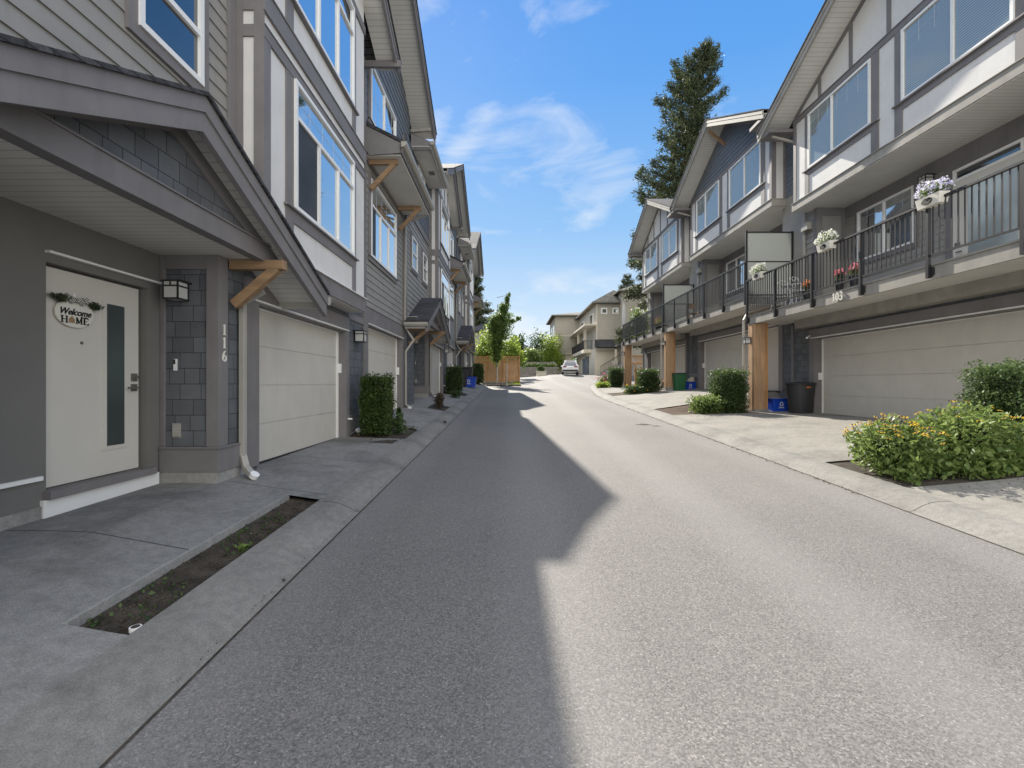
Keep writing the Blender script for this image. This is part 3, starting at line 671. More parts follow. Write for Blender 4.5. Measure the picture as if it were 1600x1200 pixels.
    s = MB(m); s.box(1.5, 5.35, -.7, .33, 1.44, 1.46); s.cut(); s.prism([(5.6, 1.54), (6.39, 1.18), (6.39, 1.15), (5.6, 1.51)], 0, .46); s.build_each('porch_ceiling', M['soffit'], pr)
    s = MB(m)
    for k in (1.25, 6.45):
        sg = -1 if k < 3 else 1
        s.prism([(k, 1.24), (k+sg*.11, 1.24), (k+sg*.11, 1.18), (k+sg*.08, 1.13), (k, 1.12)], .0, .70)
        s.box(*((1.251, 1.31) if k < 3 else (6.39, 6.449)), 0, .66, 1.06, 1.22); s.cut()
    s.build_each('gutter', M['gutter'], pr)
    bracket(m, pr, 5.3, .03, .66, 1.38, .46, .10); bracket(m, pr, 1.72, .0, .66, 1.08, .46, .10)
    spout(m, T, [(5.50, .30, 1.12), (5.48, .06, .98), (5.48, .06, -.86), (5.44, .12, -1.0), (5.38, .24, -1.09)])
    q = MB(m); q.tube([(5.38, .24, -1.10), (5.37, .27, -1.06)], .052, 12); q.build('drain_collar', M['white'], T)
    # front door, facing the street at the back of the porch
    d = MB(m); d.box(3.86, 4.87, -.75, -.70, -.89, 1.01)
    dr = d.build('front_door', M['door'], T)
    d = MB(m); d.box(4.43, 4.72, -.70, -.69, -.65, .83); d.box(4.47, 4.68, -.692, -.688, -.62, .80)
    d.build('door_moulding', M['door'], dr)
    d = MB(m); d.box(4.475, 4.675, -.70, -.684, -.61, .79); d.build('door_glass', M['doorglass'], dr)
    d = MB(m); d.box(4.77, 4.84, -.70, -.685, .03, .11); d.tube([(4.805, -.69, .07), (4.805, -.66, .07)], .02, 10)
    d.box(4.77, 4.84, -.70, -.685, -.075, .0); d.tube([(4.805, -.69, -.04), (4.805, -.655, -.04)], .012, 8); d.beam((4.80, -.655, -.04), (4.69, -.655, -.04), .014, .02)
    d.build('handle', M['chrome'], dr)
    d = MB(m); d.tube([(4.22, -.70, .38), (4.22, -.692, .38)], .014, 10); d.build('peephole', M['chrome'], dr)
    d = MB(m); d.box(3.80, 4.95, -.75, -.56, -.97, -.90); d.build('threshold', M['trim'], T)
    d = MB(m); d.box(3.78, 5.03, -.63, -.60, -1.2, -.972); d.build('step_riser', M['white'], T)
    # things on the pier's cross face (faces the camera)
    mc = lambda u, v, z: (u, 5.10-v, z)
    lamp(mc, T, -3.66, 0, 1.02, .8)
    q = MB(mc); q.box(-3.745, -3.72, 0, .03, .15, .28); q.mi = 1; q.box(-3.743, -3.722, .03, .033, .22, .275); q.build('doorbell', [M['white'], M['black']], T)
    q = MB(mc); q.box(-3.77, -3.68, 0, .012, -.60, -.44); q.box(-3.74, -3.685, .012, .05, -.58, -.46); q.build('outlet_cover', M['gutter'], T)
    lamp(m, T, 9.62, 0, 1.0, .95)
    q = MB(m); q.box(9.0, 9.03, -.15, -.06, .22, .40); q.build('keypad', M['white'], T)
    q = MB(m); q.tube([(9.12, .03, -.70), (9.12, .12, -.70)], .02, 8); q.tube([(9.45, .1, -.98), (9.45, .16, -.94)], .05, 10); q.build('hose_tap', M['white'], T)
left_a(T1)
T2 = thing('townhouse', (-3.27, 12.1, -.8), 'taupe townhouse with a bracketed awning over its first floor window, behind the clipped hedge', 'house', G_L)
def left_b(T):
    m = ML; c = MB(m)
    c.box(10.15, 14.0, -9, -1, -1.4, 8.2); c.box(10.15, 10.45, -1, 0, -1.3, 8.2); c.box(13.75, 14.0, -1, 0, -1.2, 8.2)
    c.box(10.45, 13.75, -1, -.001, 1.38, 8.2); c.box(10.45, 13.75, -1, -.3, -1.2, 1.38)
    za, sl_, uc = 10.85, .52, 11.2
    c.prism([(9.13, 7.5), (14.9, 7.5), (14.9, za-.15-sl_*3.7), (uc, za-.15), (9.13, za-.15-sl_*2.07)], -1.0, -.002)
    c.build('wall', M['shing'], T)
    s = MB(m); s.lap(0, 1.75, 5.1, lambda z: (10.15, 14.0)); s.build('siding', M['taupe'], T)
    s = MB(m)
    s.lap(0, 5.25, za-.2, lambda z: (max(9.13 if z > 7.5 else 10.15, uc-(za-.15-z)/sl_), min(14.0 if z < 7.6 else 14.9, uc+(za-.15-z)/sl_)), .2)
    s.build('upper_siding', M['navy'], T)
    t = MB(m)
    t.box(10.15, 10.42, 0, .04, -.95, 1.38); t.box(10.15, 10.3, 0, .042, 1.75, 8.0); t.box(13.72, 14.0, 0, .04, -.9, 1.38); t.box(13.86, 14.0, 0, .042, 1.75, 7.6)
    t.box(10.15, 14.0, 0, .045, 1.38, 1.75); t.box(10.15, 14.0, 0, .06, 1.75, 1.77); t.box(13.72, 13.75, -.22, 0, -.85, 1.38); t.box(10.45, 13.72, -.22, 0, 1.355, 1.38)
    t.box(10.15, 14.0, 0, .045, 5.1, 5.25)
    for a, b, z0, z1 in ((10.6, 12.95, 2.98, 4.8), (10.6, 12.9, 6.15, 7.5)):
        t.box(a-.12, a, 0, .05, z0-.12, z1+.12); t.box(b, b+.12, 0, .05, z0-.12, z1+.12); t.box(a, b, 0, .05, z1, z1+.12); t.box(a, b, 0, .05, z0-.12, z0)
        t.box(a-.16, b+.16, 0, .075, z0-.02, z0)
    t.build('trim', M['trim'], T, bevel=.004)
    t = MB(m); t.box(10.4, 13.85, 0, .065, 1.375, 1.395); t.build('flashing', M['white'], T)
    window(m, T, 10.6, 12.95, 2.98, 4.8, .01, (11.4, 12.17), 4.2, grid=(10.65, 12.9, 4.23, 4.75, 5), panes=(10.66, 11.0))
    window(m, T, 10.6, 12.9, 6.15, 7.5, .01, (11.75,), None, grid=(10.65, 12.85, 6.2, 7.45, 6))
    garage_door(m, T, 10.44, 13.73, -.15, -.78, 1.37)
    gable(m, T, uc, 4.9, 4.4, za, sl_, .76, -5, .0, 'roof', .26)
    q = MB(m); q.beam((14.98, .02, 8.32), (14.98, .68, 8.38), .07, .10); q.build('soffit_brace', M['trim2'], T)
    # awning
    r = MB(m); r.prismu([(.88, 5.50), (-.0, 5.94), (-.0, 5.86), (.88, 5.43)], 10.25, 13.95); aw = r.build('awning', M['roof'], T)
    r = MB(m)
    for u in (10.27, 13.90): r.prismu([(.86, 5.42), (0, 5.85), (0, 5.35), (.1, 5.17), (.86, 5.22)], u, u+.04)
    r.box(10.27, 13.94, .80, .84, 5.22, 5.42); r.build('fascia', M['trim'], aw)
    r = MB(m); r.box(10.31, 13.9, .02, .80, 5.17, 5.20); r.build('soffit', M['soffit'], aw)
    r = MB(m); r.prismu([(.84, 5.44), (.97, 5.44), (.96, 5.38), (.91, 5.33), (.84, 5.32)], 10.2, 14.05); r.build('gutter', M['gutter'], aw)
    bracket(m, aw, 10.5, .03, .70, 5.11, .62); bracket(m, aw, 13.25, .03, .70, 5.11, .62)
    spout(m, T, [(14.0, .90, 5.36), (13.97, .75, 5.2), (13.92, .10, 4.95), (13.92, .08, 2.0), (13.95, .10, 1.7), (14.02, .32, 1.35), (13.97, .09, 1.0), (13.97, .09, -.62), (13.97, .2, -.72)], .033)
    q = MB(m); q.tube([(13.97, .2, -.76), (13.97, .22, -.68)], .06, 10); q.build('drain_collar', M['white'], T)
    q = MB(m); q.box(13.70, 13.72, -.12, -.05, .28, .50); q.build('keypad', M['white'], T)
left_b(T2)
D = (.1, 12.5, .62)
T3 = dup(T1, D, 'townhouse with the first small gabled porch past number 116 and a white bay')
T4 = dup(T2, D, 'taupe townhouse with the second bracketed awning, beyond the first small gabled porch')
T5 = dup(T1, [2*k for k in D], 'townhouse with the farthest small gabled porch on the left, behind the bins')
T6 = dup(T2, [2*k for k in D], 'last townhouse at the far end of the left row, beside the cedar fence')
# house number on the pier
nb = MB()
for k, ch in enumerate('116'):
    digit(nb, ch, 0, .555-.15*k, .125, lambda x, y, d: (-3.238+d, 5.125+x, y), .012)
nb.build('house_number', M['num'], T1)

# ------------------------------------------------------------------ right row
G_R = 'grey townhouses in the row on the right of the road'
R1 = thing('townhouse', (8.72, 10.2, -.85), 'large townhouse numbered 103 with flower boxes on its balcony rail, nearest on the right', 'house', G_R)
def right_unit(T, navy_gable=False):
    m = MR
    c = MB(m)
    c.box(6.2, 14.05, -9, -1.3, -1.3, 7.7); c.box(6.2, 6.9, -1.3, 0, -1.3, 2.0); c.box(13.0, 14.05, -1.3, 0, -1.3, 2.0)
    c.box(6.9, 13.0, -1.3, 0, 1.31, 2.0); c.box(6.9, 13.0, -1.3, -.4, -1.3, 1.31)
    c.build('wall', M['shing'], T)
    c = MB(m)
    c.box(6.2, 7.3, -1.3, -.34, 2.0, 5.2); c.box(13.4, 14.05, -1.3, -.34, 2.0, 5.2); c.box(7.3, 13.4, -1.3, -1.19, 2.0, 5.2)
    c.box(6.2, 14.05, -1.3, -.34, 5.2, 7.85)
    c.build('upper_wall', M['taupe'], T)
    s = MB(m); s.lap(-.34, 2.1, 5.3, lambda z: (13.4, 14.05)); s.cut(); s.lap(-1.19, 2.15, 5.0, lambda z: (7.3, 13.4)); s.build_each('siding', M['taupe'], T)
    s = MB(m); s.lap(-.34, 5.45, 7.9, lambda z: (13.75, 14.05)); s.cut(); s.lap(-.34, 5.45, 7.9, lambda z: (6.2, 7.1)); s.build_each('upper_siding', M['navy'], T)
    t = MB(m)
    t.box(13.38, 13.5, -.34, -.30, 2.1, 5.2); t.box(13.37, 13.40, -.48, -.30, 2.1, 5.2); t.box(13.375, 13.40, -1.19, -1.05, 2.1, 5.2); t.box(13.376, 13.4, -1.05, -.48, 4.95, 5.2)
    t.box(13.0, 13.2, 0, .035, -.85, 1.31); t.box(12.97, 13.0, -.23, .03, -.85, 1.31); t.box(13.95, 14.05, 0, .03, -.85, 1.8)
    t.box(6.7, 6.9, 0, .035, -.85, 1.31); t.box(6.7, 13.2, 0, .04, 1.31, 1.56); t.box(6.9, 12.97, -.23, 0, 1.28, 1.31)
    t.box(13.2, 14.05, 0, .05, -.30, -.12)
    t.box(7.3, 13.37, -1.19, -1.15, 4.85, 5.2)                 # head band under the bay soffit
    t.box(10.12, 10.3, -1.19, -1.14, 2.15, 4.85); t.box(8.5, 10.12, -1.19, -1.14, 4.72, 4.85)
    t.box(11.0, 11.1, -1.19, -1.14, 3.35, 4.85); t.box(12.9, 13.0, -1.19, -1.14, 3.35, 4.85); t.box(11.1, 12.9, -1.19, -1.14, 3.33, 3.45)
    t.build('trim', M['trim'], T, bevel=.004)
    t = MB(m); t.box(6.85, 13.1, 0, .06, 1.305, 1.33); t.build('flashing', M['white'], T)
    t = MB(m); t.box(13.0, 14.05, -.02, .02, -1.1, -.82); t.build('foundation', M['found'], T)
    garage_door(m, T, 6.85, 12.99, -.21, -.86, 1.30)
    # bay
    za, sl_, uc = 9.9, .5, 10.3
    top = lambda u: za-.16-sl_*abs(u-uc)
    b = MB(m); b.prism([(7.1, 5.22), (13.75, 5.22), (13.75, top(13.75)), (uc, top(uc)), (7.1, top(7.1))], -.35, .12)
    bay = b.build('bay', M['panel'], T)
    b = MB(m)
    def vt(u0, u1, z0, z1): b.box(u0, u1, .12, .145, z0, z1)
    for u0, u1 in ((7.1, 7.22), (7.5, 7.72), (9.94, 10.14), (10.58, 10.80), (13.05, 13.22), (13.62, 13.75)): vt(u0, u1, 5.42, 7.78)
    b.box(7.08, 7.1, .0, .143, 5.42, 7.9); b.box(7.08, 7.1, -.34, -.24, 5.42, 7.9)
    b.box(7.085, 13.765, .12, .15, 7.78, 7.92); b.box(7.07, 13.78, .12, .17, 7.92, 7.94)
    for u0, u1 in ((7.72, 9.94), (10.80, 13.05)):
        b.box(u0, u1, .12, .146, 6.0, 6.13); b.box(u0-.25, u1+.22, .12, .20, 6.13, 6.16)
    if not navy_gable:
        for u in (8.0, 9.15, 10.3, 11.45, 12.6): vt(u-.055, u+.055, 7.94, top(u)-.05)
    for sg in (-1, 1):
        b.prism([(uc, top(uc)), (uc+sg*3.4, top(uc+3.4)), (uc+sg*3.4, top(uc+3.4)-.14), (uc, top(uc)-.14)], .12, .147)
    b.build('bay_trim', M['trim'], bay)
    b = MB(m); b.box(7.06, 13.79, -.36, .165, 5.2, 5.42); b.box(7.04, 13.81, -.37, .19, 5.42, 5.435)
    b.build('skirt_board', M['trim2'], bay)
    s = MB(m); s.box(7.1, 13.75, -1.15, .14, 5.18, 5.205); s.build('bay_soffit', M['soffit'], bay)
    if navy_gable:
        s = MB(m); s.lap(.125, 7.95, za-.3, lambda z: (max(7.1, uc-(za-.18-z)/sl_), min(13.75, uc+(za-.18-z)/sl_)), .17); s.build('gable_siding', M['navy'], bay)
    window(m, T, 10.80, 13.05, 6.16, 7.73, .12, (12.1,), None, 'glassbl', grid=(10.85, 13.0, 7.2, 7.68, 6))
    window(m, T, 7.72, 9.94, 6.16, 7.73, .12, (8.8,), None, 'glassbl', grid=(7.77, 9.89, 7.2, 7.68, 6))
    # recessed wall: window, glazed door, lamp
    window(m, T, 11.1, 12.9, 3.45, 4.85, -1.18, (12.0,), None, 'glass', grid=(11.15, 12.85, 4.45, 4.8, 6))
    d = MB(m); d.box(8.7, 10.1, -1.17, -1.12, 2.16, 4.45); gd = d.build('balcony_door', M['door'], T)
    d = MB(m); d.box(8.8, 9.75, -1.12, -1.105, 2.35, 4.3); d.build('door_glass', M['frost'], gd)
    d = MB(m); d.box(9.93, 10.03, -1.12, -1.09, 3.02, 3.1); d.beam((9.98, -1.07, 2.88), (9.86, -1.07, 2.88), .02, .03); d.build('handle', M['chrome'], gd)
    window(m, T, 8.7, 10.1, 4.45, 4.72, -1.17, (), None, 'glassdk', name='transom')
    lamp(m, T, 10.66, -1.16, 4.75, .95)
    gable(m, T, uc, 4.05, 4.05, za, sl_, .92, -5, .13, 'roof', .26, 'trim2')
    s = MB(m); s.box(13.76, 14.32, .0, .86, 7.62, 7.72); s.cut(); s.box(6.25, 7.1, .0, .86, 7.62, 7.72); s.build_each('eave_return', M['trim'], T)
    # balcony
    b = MB(m); b.box(6.5, 14.33, -.33, 1.17, 1.90, 2.13); bal = b.build('balcony', M['found'], T)
    b = MB(m); b.box(6.5, 14.34, 1.17, 1.215, 1.86, 2.10); b.box(6.5, 14.36, 1.17, 1.235, 2.10, 2.13); b.box(14.33, 14.36, 0, 1.17, 1.86, 2.10)
    b.box(6.9, 13.4, .02, .32, 1.62, 1.88); b.build('balcony_fascia', M['trim2'], bal)
    b = MB(m); b.box(6.5, 14.33, .02, 1.17, 1.87, 1.897); b.build('balcony_soffit', M['soffit'], bal)
    b = MB(m)
    for u in (14.28, 12.78, 11.22, 9.66, 8.10, 6.6):
        b.box(u-.027, u+.027, 1.24, 1.294, 1.88, 3.2); b.box(u-.075, u-.03, 1.217, 1.26, 1.93, 2.06); b.box(u-.03, u+.03, 1.217, 1.24, 1.9, 2.08)
    b.box(6.55, 14.33, 1.235, 1.30, 3.20, 3.24); b.box(6.55, 14.33, 1.25, 1.285, 2.26, 2.29)
    b.build('railing', M['black'], T)
    b = MB(m); u = 6.66
    while u < 14.25: b.box(u-.009, u+.009, 1.258, 1.276, 2.29, 3.2); u += .112
    b.build('baluster', M['black'], T)['kind'] = 'stuff'
    # post, lamp, pipe
    b = MB(m); b.box(13.98, 14.36, .78, 1.17, -.80, 1.86); b.box(14.0, 14.34, .9, 1.20, -.80, 1.86); b.mi = 1; b.box(13.95, 14.38, .75, 1.2, -1.1, -.78)
    b.build('post', [M['post'], M['found']], T, bevel=.008)
    b = MB(m); b.box(13.95, 13.98, .80, .86, -.75, 1.86); b.build('post_batten', M['cedar'], T)
    lamp(m, T, 14.2, 1.21, 1.35, .8)
    spout(m, T, [(14.42, 1.2, 2.2), (14.42, 1.30, 2.0), (14.42, 1.30, -.62), (14.3, 1.42, -.80)], .035)
    spout(m, T, [(13.9, .7, 7.55), (13.88, -.25, 7.3), (13.88, -.27, 2.2)], .033)
    q = MB(m); q.box(12.93, 12.97, -.18, -.08, .12, .32); q.build('keypad', M['white'], T)
    b = MB(m); b.prism([(13.55, 4.62), (13.85, 4.62), (13.85, 4.75), (13.6, 4.85)], -.3, -.15); b.build('vent_hood', M['gutter'], T)
right_unit(R1)
DR = (0, 7.8, .62)
R2 = thing('townhouse', (8.72, 10.2, -.85), 'right hand townhouse with the blue slate gable over its bay', 'house', G_R)
right_unit(R2, True); R2.location = Vector(R2.location)+Vector(DR); ROOT[R2.name] = tuple(R2.location)
R3 = dup(R1, (0, 15.6, .64), 'far right hand townhouse with a white gable, last before the garden fence')
for T, off in ((R2, Vector(DR)), (R3, Vector((0, 15.6, .64)))):
    b = MB(lambda u, v, z: tuple(Vector(MR(u, v, z))+off))
    b.box(6.70, 6.76, 1.13, 1.19, 2.1, 4.28); b.box(6.70, 6.76, -.33, -.27, 2.1, 4.25)
    b.box(6.705, 6.755, -.27, 1.13, 4.20, 4.24); b.box(6.71, 6.75, -.27, 1.13, 3.27, 3.30); b.box(6.71, 6.75, -.27, 1.13, 2.2, 2.24)
    sc_ = b.build('privacy_screen', M['black'], T)
    b = MB(lambda u, v, z: tuple(Vector(MR(u, v, z))+off))
    b.box(6.72, 6.74, -.27, 1.13, 2.24, 4.2); b.build('frosted_pane', M['frostp'], sc_)
# wood knee brace under the blue gable
b = MB(lambda u, v, z: tuple(Vector(MR(u, v, z))+Vector(DR)))
b.beam((10.3, .14, 8.9), (10.3, .80, 9.45), .09, .09); b.build('bracket', M['beamwood'], R2)
nb = MB()
for k, ch in enumerate('103'):
    digit(nb, ch, .0+k*.115, 0, .19, lambda x, y, d: (7.505-d-.02, 10.55-x, 1.90+y), .02)
nb.build('house_number', M['num'], R1)
q = MB(MR); q.box(13.13, 13.2, .03, .07, 1.36, 1.40); q.tube([(13.16, .07, 1.36), (13.10, .16, 1.33)], .03, 10)
q.build('security_camera', M['white'], R1)

# ------------------------------------------------------------------ foliage
rng = np.random.default_rng(11)
def leaves(name, P, size, mat, parent=None, loc=None, aspect=.55, up=.0, droop=None, bend=True):
    """P: (n,3) world points; one bent two-triangle leaf at each"""
    n = len(P); o0 = np.array(ROOT[parent.name] if parent else (loc or (0, 0, 0)))
    d = rng.normal(size=(n, 3)); d[:, 2] += up
    if droop is not None: d = d*.6+droop
    d /= np.linalg.norm(d, axis=1)[:, None]
    e = rng.normal(size=(n, 3)); s = np.cross(d, e); s /= np.linalg.norm(s, axis=1)[:, None]
    nn = np.cross(s, d); L = (size*(.6+.8*rng.random(n)))[:, None]
    a = P-d*L*.5; b = P+d*L*.5; mid = P+nn*L*.12
    c1 = mid+s*L*aspect*.5; c2 = mid-s*L*aspect*.5
    V = np.stack([a, c1, b, c2], 1).reshape(-1, 3)-o0
    me = bpy.data.meshes.new(name); me.vertices.add(4*n); me.vertices.foreach_set('co', V.ravel())
    me.loops.add(4*n); me.loops.foreach_set('vertex_index', np.arange(4*n, dtype=np.int32))
    me.polygons.add(n); me.polygons.foreach_set('loop_start', np.arange(0, 4*n, 4, dtype=np.int32)); me.polygons.foreach_set('loop_total', np.full(n, 4, dtype=np.int32))
    me.update(calc_edges=True); me.validate(); me.materials.append(mat)
    o = bpy.data.objects.new(name, me); C.objects.link(o); ROOT[o.name] = tuple(o0)
    if parent: o.parent = parent
    else: o.location = o0
    return o
def boxpts(n, c, s, shell=.75, rough=.035):
    """points near the skin of a rounded box; c centre of the base, s full size"""
    d = rng.normal(size=(n, 3)); d /= np.abs(d).max(axis=1)[:, None]
    d2 = d/np.linalg.norm(d, axis=1)[:, None]*1.22
    d = .93*d+.07*d2
    r = 1-(1-shell)*rng.random(n)**1.5
    lump = 1+rough*np.sin(d[:, 0]*7+c[0]*3)*np.cos(d[:, 1]*6+c[1])+rough*np.sin(d[:, 2]*9)
    p = d*(r*lump)[:, None]*np.array(s)/2
    return p+np.array(c)+np.array([0, 0, s[2]/2])
def ellpts(n, c, s, shell=.55, rough=.14, k=5):
    d = rng.normal(size=(n, 3)); d /= np.linalg.norm(d, axis=1)[:, None]
    r = 1-(1-shell)*rng.random(n)
    lump = 1+rough*(np.sin(d[:, 0]*k+c[0]*5)+np.cos(d[:, 1]*k*1.2+c[1]*3)+np.sin(d[:, 2]*k*1.1+c[2]))
    return d*(r*lump)[:, None]*np.array(s)/2+np.array(c)
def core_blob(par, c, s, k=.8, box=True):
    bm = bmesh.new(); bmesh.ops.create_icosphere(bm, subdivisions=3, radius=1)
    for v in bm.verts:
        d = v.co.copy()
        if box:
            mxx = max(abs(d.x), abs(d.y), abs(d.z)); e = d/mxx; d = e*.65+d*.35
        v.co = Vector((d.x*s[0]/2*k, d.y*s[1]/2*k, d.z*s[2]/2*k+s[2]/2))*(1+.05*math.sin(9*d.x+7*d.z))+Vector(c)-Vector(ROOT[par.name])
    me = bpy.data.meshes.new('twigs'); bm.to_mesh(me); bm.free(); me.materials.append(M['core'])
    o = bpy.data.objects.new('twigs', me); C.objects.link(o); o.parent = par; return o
def hedge(loc, s, label, n=9000, size=.05, mat='yew', group=None, stem=True, name='clipped_hedge', cat='hedge'):
    T = thing(name, loc, label, cat, group)
    base = (loc[0], loc[1], loc[2]+(.06 if stem else 0))
    P = boxpts(n, base, s); Q = boxpts(n//10, base, s, .98, .1)*1.0
    Q = Q+(Q-np.array([base[0], base[1], base[2]+s[2]/2]))*(.02+.09*rng.random((len(Q), 1))**2)
    leaves('foliage', np.concatenate([P, Q]), size, M[mat], T)
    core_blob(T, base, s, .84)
    b = MB(); b.tube([(loc[0], loc[1], loc[2]-.05), (loc[0], loc[1], loc[2]+.4)], .03, 6); b.build('stem', M['bark'], T)
    return T
def bush(loc, s, label, n=2500, size=.07, mat='leaf', blossoms=None, nb=60, bs=.035, name='garden_shrub', cat='shrub', aspect=.5, up=.5, group=None):
    T = thing(name, loc, label, cat, group)
    c = (loc[0], loc[1], loc[2]+s[2]*.5)
    leaves('foliage', ellpts(n, c, s, .35), size, M[mat], T, aspect=aspect, up=up)
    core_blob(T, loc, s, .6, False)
    b = MB()
    for k in range(6):
        a = k*1.05; b.tube([(loc[0], loc[1], loc[2]-.03), (loc[0]+.25*s[0]*math.cos(a), loc[1]+.25*s[1]*math.sin(a), loc[2]+s[2]*.7)], [.012, .005], 5)
    b.build('stems', M['bark'], T)
    if blossoms:
        Pn = ellpts(nb, c, [x*1.08 for x in s], .9); Pn = Pn[Pn[:, 2] > c[2]-.1*s[2]]
        Pn = np.repeat(Pn, 7, 0)+rng.normal(size=(len(Pn)*7, 3))*bs*.45
        leaves('blossoms', Pn, bs, M[blossoms], T, aspect=.8)
    return T
GH = 'clipped evergreen hedges beside the driveways'
hedge((-2.74, 9.42, -1.06), (.54, .62, 1.12), 'tall clipped evergreen in the bed just past the first garage on the left', 16000, .045, group=GH)
hedge((-2.66, 21.9, -.5), (.72, .75, 1.25), 'dark clipped evergreen beside the withered shrub on the left walk', 5000, .06, group=GH)
hedge((-2.35, 34.2, .02), (.8, .8, 1.42), 'clipped evergreen lit by the sun at the left kerb end by the cedar fence', 4000, .07, group=GH)
hedge((7.45, 6.6, -1.0), (1.0, .85, 1.18), 'largest clipped evergreen behind the yellow flowers by the big garage', 26000, .042, 'leafdk', group=GH)
hedge((6.8, 14.15, -.95), (.9, .9, 1.28), 'clipped evergreen in front of the nearest orange post', 12000, .05, 'leafdk', group=GH)
hedge((6.75, 22.2, -.52), (.95, .9, 1.15), 'rounded clipped evergreen beside the second orange post', 6000, .06, 'leafdk', group=GH)
hedge((6.95, 29.7, -.25), (.9, .9, 1.22), 'clipped evergreen beside the farthest orange post', 4000, .07, 'leafdk', group=GH)
bush((6.05, 14.0, -1.05), (1.0, .95, .78), 'rounded leafy shrub in front of the hedge by the nearest orange post', 3600, .075, 'leaf', group='rounded shrubs in the right hand beds')
bush((6.1, 22.0, -.62), (1.15, 1.0, .62), 'round shrub with yellow blossoms in the bed before the second orange post', 2500, .08, 'leafdk', 'orange', 30, .05)
bush((6.0, 29.3, -.35), (.9, .8, .55), 'low lime green shrub at the far bend of the right kerb', 1500, .09, 'lime')
bush((6.55, 31.3, -.28), (.9, .8, .95), 'pinkish flowering shrub beside the far clipped hedge at the bend', 1600, .09, 'leaf', 'pink', 70, .07)
bush((7.7, 23.6, -.4), (.8, .7, .7), 'dark shrub with reddish flowers behind the second orange post', 1200, .08, 'leafdk', 'redp', 30, .05)
bush((-2.0-.35, 15.25, -.86), (.36, .36, .62), 'withered brown shrub in the small bed on the left kerb', 1500, .05, 'dead', aspect=.4)
bush((-2.35, 19.9, -.62), (.55, .6, .38), 'low grey green plant beside the left kerb in front of the bins', 900, .06, 'leafdk')
# weed with upright stem
T = thing('weed', (-2.36, 9.75, -1.09), 'tall leafy weed growing at the kerb in front of the left hedge', 'weed')
b = MB(); b.tube([(-2.36, 9.75, -1.1), (-2.35, 9.75, -.8), (-2.37, 9.74, -.52)], [.012, .01, .006], 6); b.tube([(-2.36, 9.75, -1.05), (-2.45, 9.7, -.78)], [.01, .005], 5); b.build('stem', M['leafdk'], T)
P = np.concatenate([np.array([(-2.36+rng.normal()*.10*(1.1-t), 9.75+rng.normal()*.1*(1.1-t), -1.06+.54*t) for t in rng.random(260)]), ellpts(60, (-2.45, 9.7, -.78), (.16, .16, .1))])
leaves('foliage', P, .085, M['leafdk'], T, aspect=.5, up=-.2)
# low weeds in the near bed
P = []
for k in range(260):
    y = 2.55+2.3*rng.random()**1.2; x = -2.13-.28*rng.random()
    if math.sin(y*5)+math.cos(y*9+x*12) > -.1: P.append((x, y, zleft(x, y)-.04+.02*rng.random()))
tag(leaves('creeping_weeds', np.array(P), .03, M['leafdk'], aspect=.7), kind='stuff')
P = np.array([(-2.2+rng.normal()*.03, 3.75+rng.normal()*.035, -1.375+.05*rng.random()) for _ in range(26)])
T = thing('seedling', (-2.2, 3.75, -1.4), 'broad leaved seedling in the narrow soil bed on the left', 'weed')
leaves('foliage', P, .06, M['leaf'], T, aspect=.6)
# soil clods
b = MB()
for k in range(1500):
    y = 2.5+2.5*rng.random(); x = -2.11-.31*rng.random(); r = .003+.012*rng.random()**2.5; z = zleft(x, y)-.05+r*.3
    b.lathe((x, y, z-r), [(r*.5, 0), (r, r), (r*.5, r*1.7)], 5)
tag(b.build('soil_clods', M['soil']), kind='stuff')
# flower bed at the right front: coneflowers
def coneflower(loc, s, label, n, nf):
    T = thing('flowering_plant', loc, label, 'flowers', 'yellow flowered clumps in the right hand bed')
    c = (loc[0], loc[1], loc[2]+s[2]*.42)
    leaves('foliage', ellpts(n, c, s, .2, .08, 6), .085, M['leaf'], T, aspect=.38, up=.35)
    Pn = ellpts(nf*5, c, [x*1.05 for x in s], .92, .08, 6); Pn = Pn[Pn[:, 2] > loc[2]+s[2]*.58][:nf]; Pn[:, 2] += .06*rng.random(len(Pn))
    b = MB(); b2 = MB(); st = MB()
    for p in Pn:
        r = .032*(.7+.5*rng.random()); tilt = rng.normal(size=2)*.3; zz = p[2]
        q = MB()
        for k in range(9):
            a = k*2*math.pi/9+rng.random()*.2
            for_ = lambda rr, aa, h: (p[0]+rr*math.cos(aa), p[1]+rr*math.sin(aa), zz+h+rr*math.cos(aa)*tilt[0]+rr*math.sin(aa)*tilt[1])
            b.add([for_(.3*r, a, 0), for_(r*.8, a-.27, .002), for_(r*1.15, a, -.006), for_(r*.8, a+.27, .002)], [(0, 1, 2, 3)])
        b2.lathe((p[0], p[1], zz-.002), [(r*.36, 0), (r*.34, .008), (r*.1, .014)], 7)
        st.tube([(p[0], p[1], zz), (p[0]*.7+c[0]*.3, p[1]*.7+c[1]*.3, zz-.22)], [.0035, .004], 4)
    for p in Pn[::3]:
        x, y, zz = p[0]*.95+c[0]*.05+rng.normal()*.03, p[1]*.95+c[1]*.05+rng.normal()*.03, p[2]-.01
        b2.lathe((x, y, zz), [(.008, 0), (.014, .008), (.006, .018)], 6); st.tube([(x, y, zz), (x*.7+c[0]*.3, y*.7+c[1]*.3, zz-.22)], .003, 4)
    b.build('petals', M['orange'], T)['kind'] = 'stuff'; b2.build('seed_heads', M['bark'], T)['kind'] = 'stuff'; st.build('stems', M['leafdk'], T)['kind'] = 'stuff'
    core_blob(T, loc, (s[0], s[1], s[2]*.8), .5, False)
coneflower((5.25, 6.25, -1.2), (1.0, 1.15, .80), 'yellow flowered clump at the kerb corner, farthest left of the bed', 3300, 75)
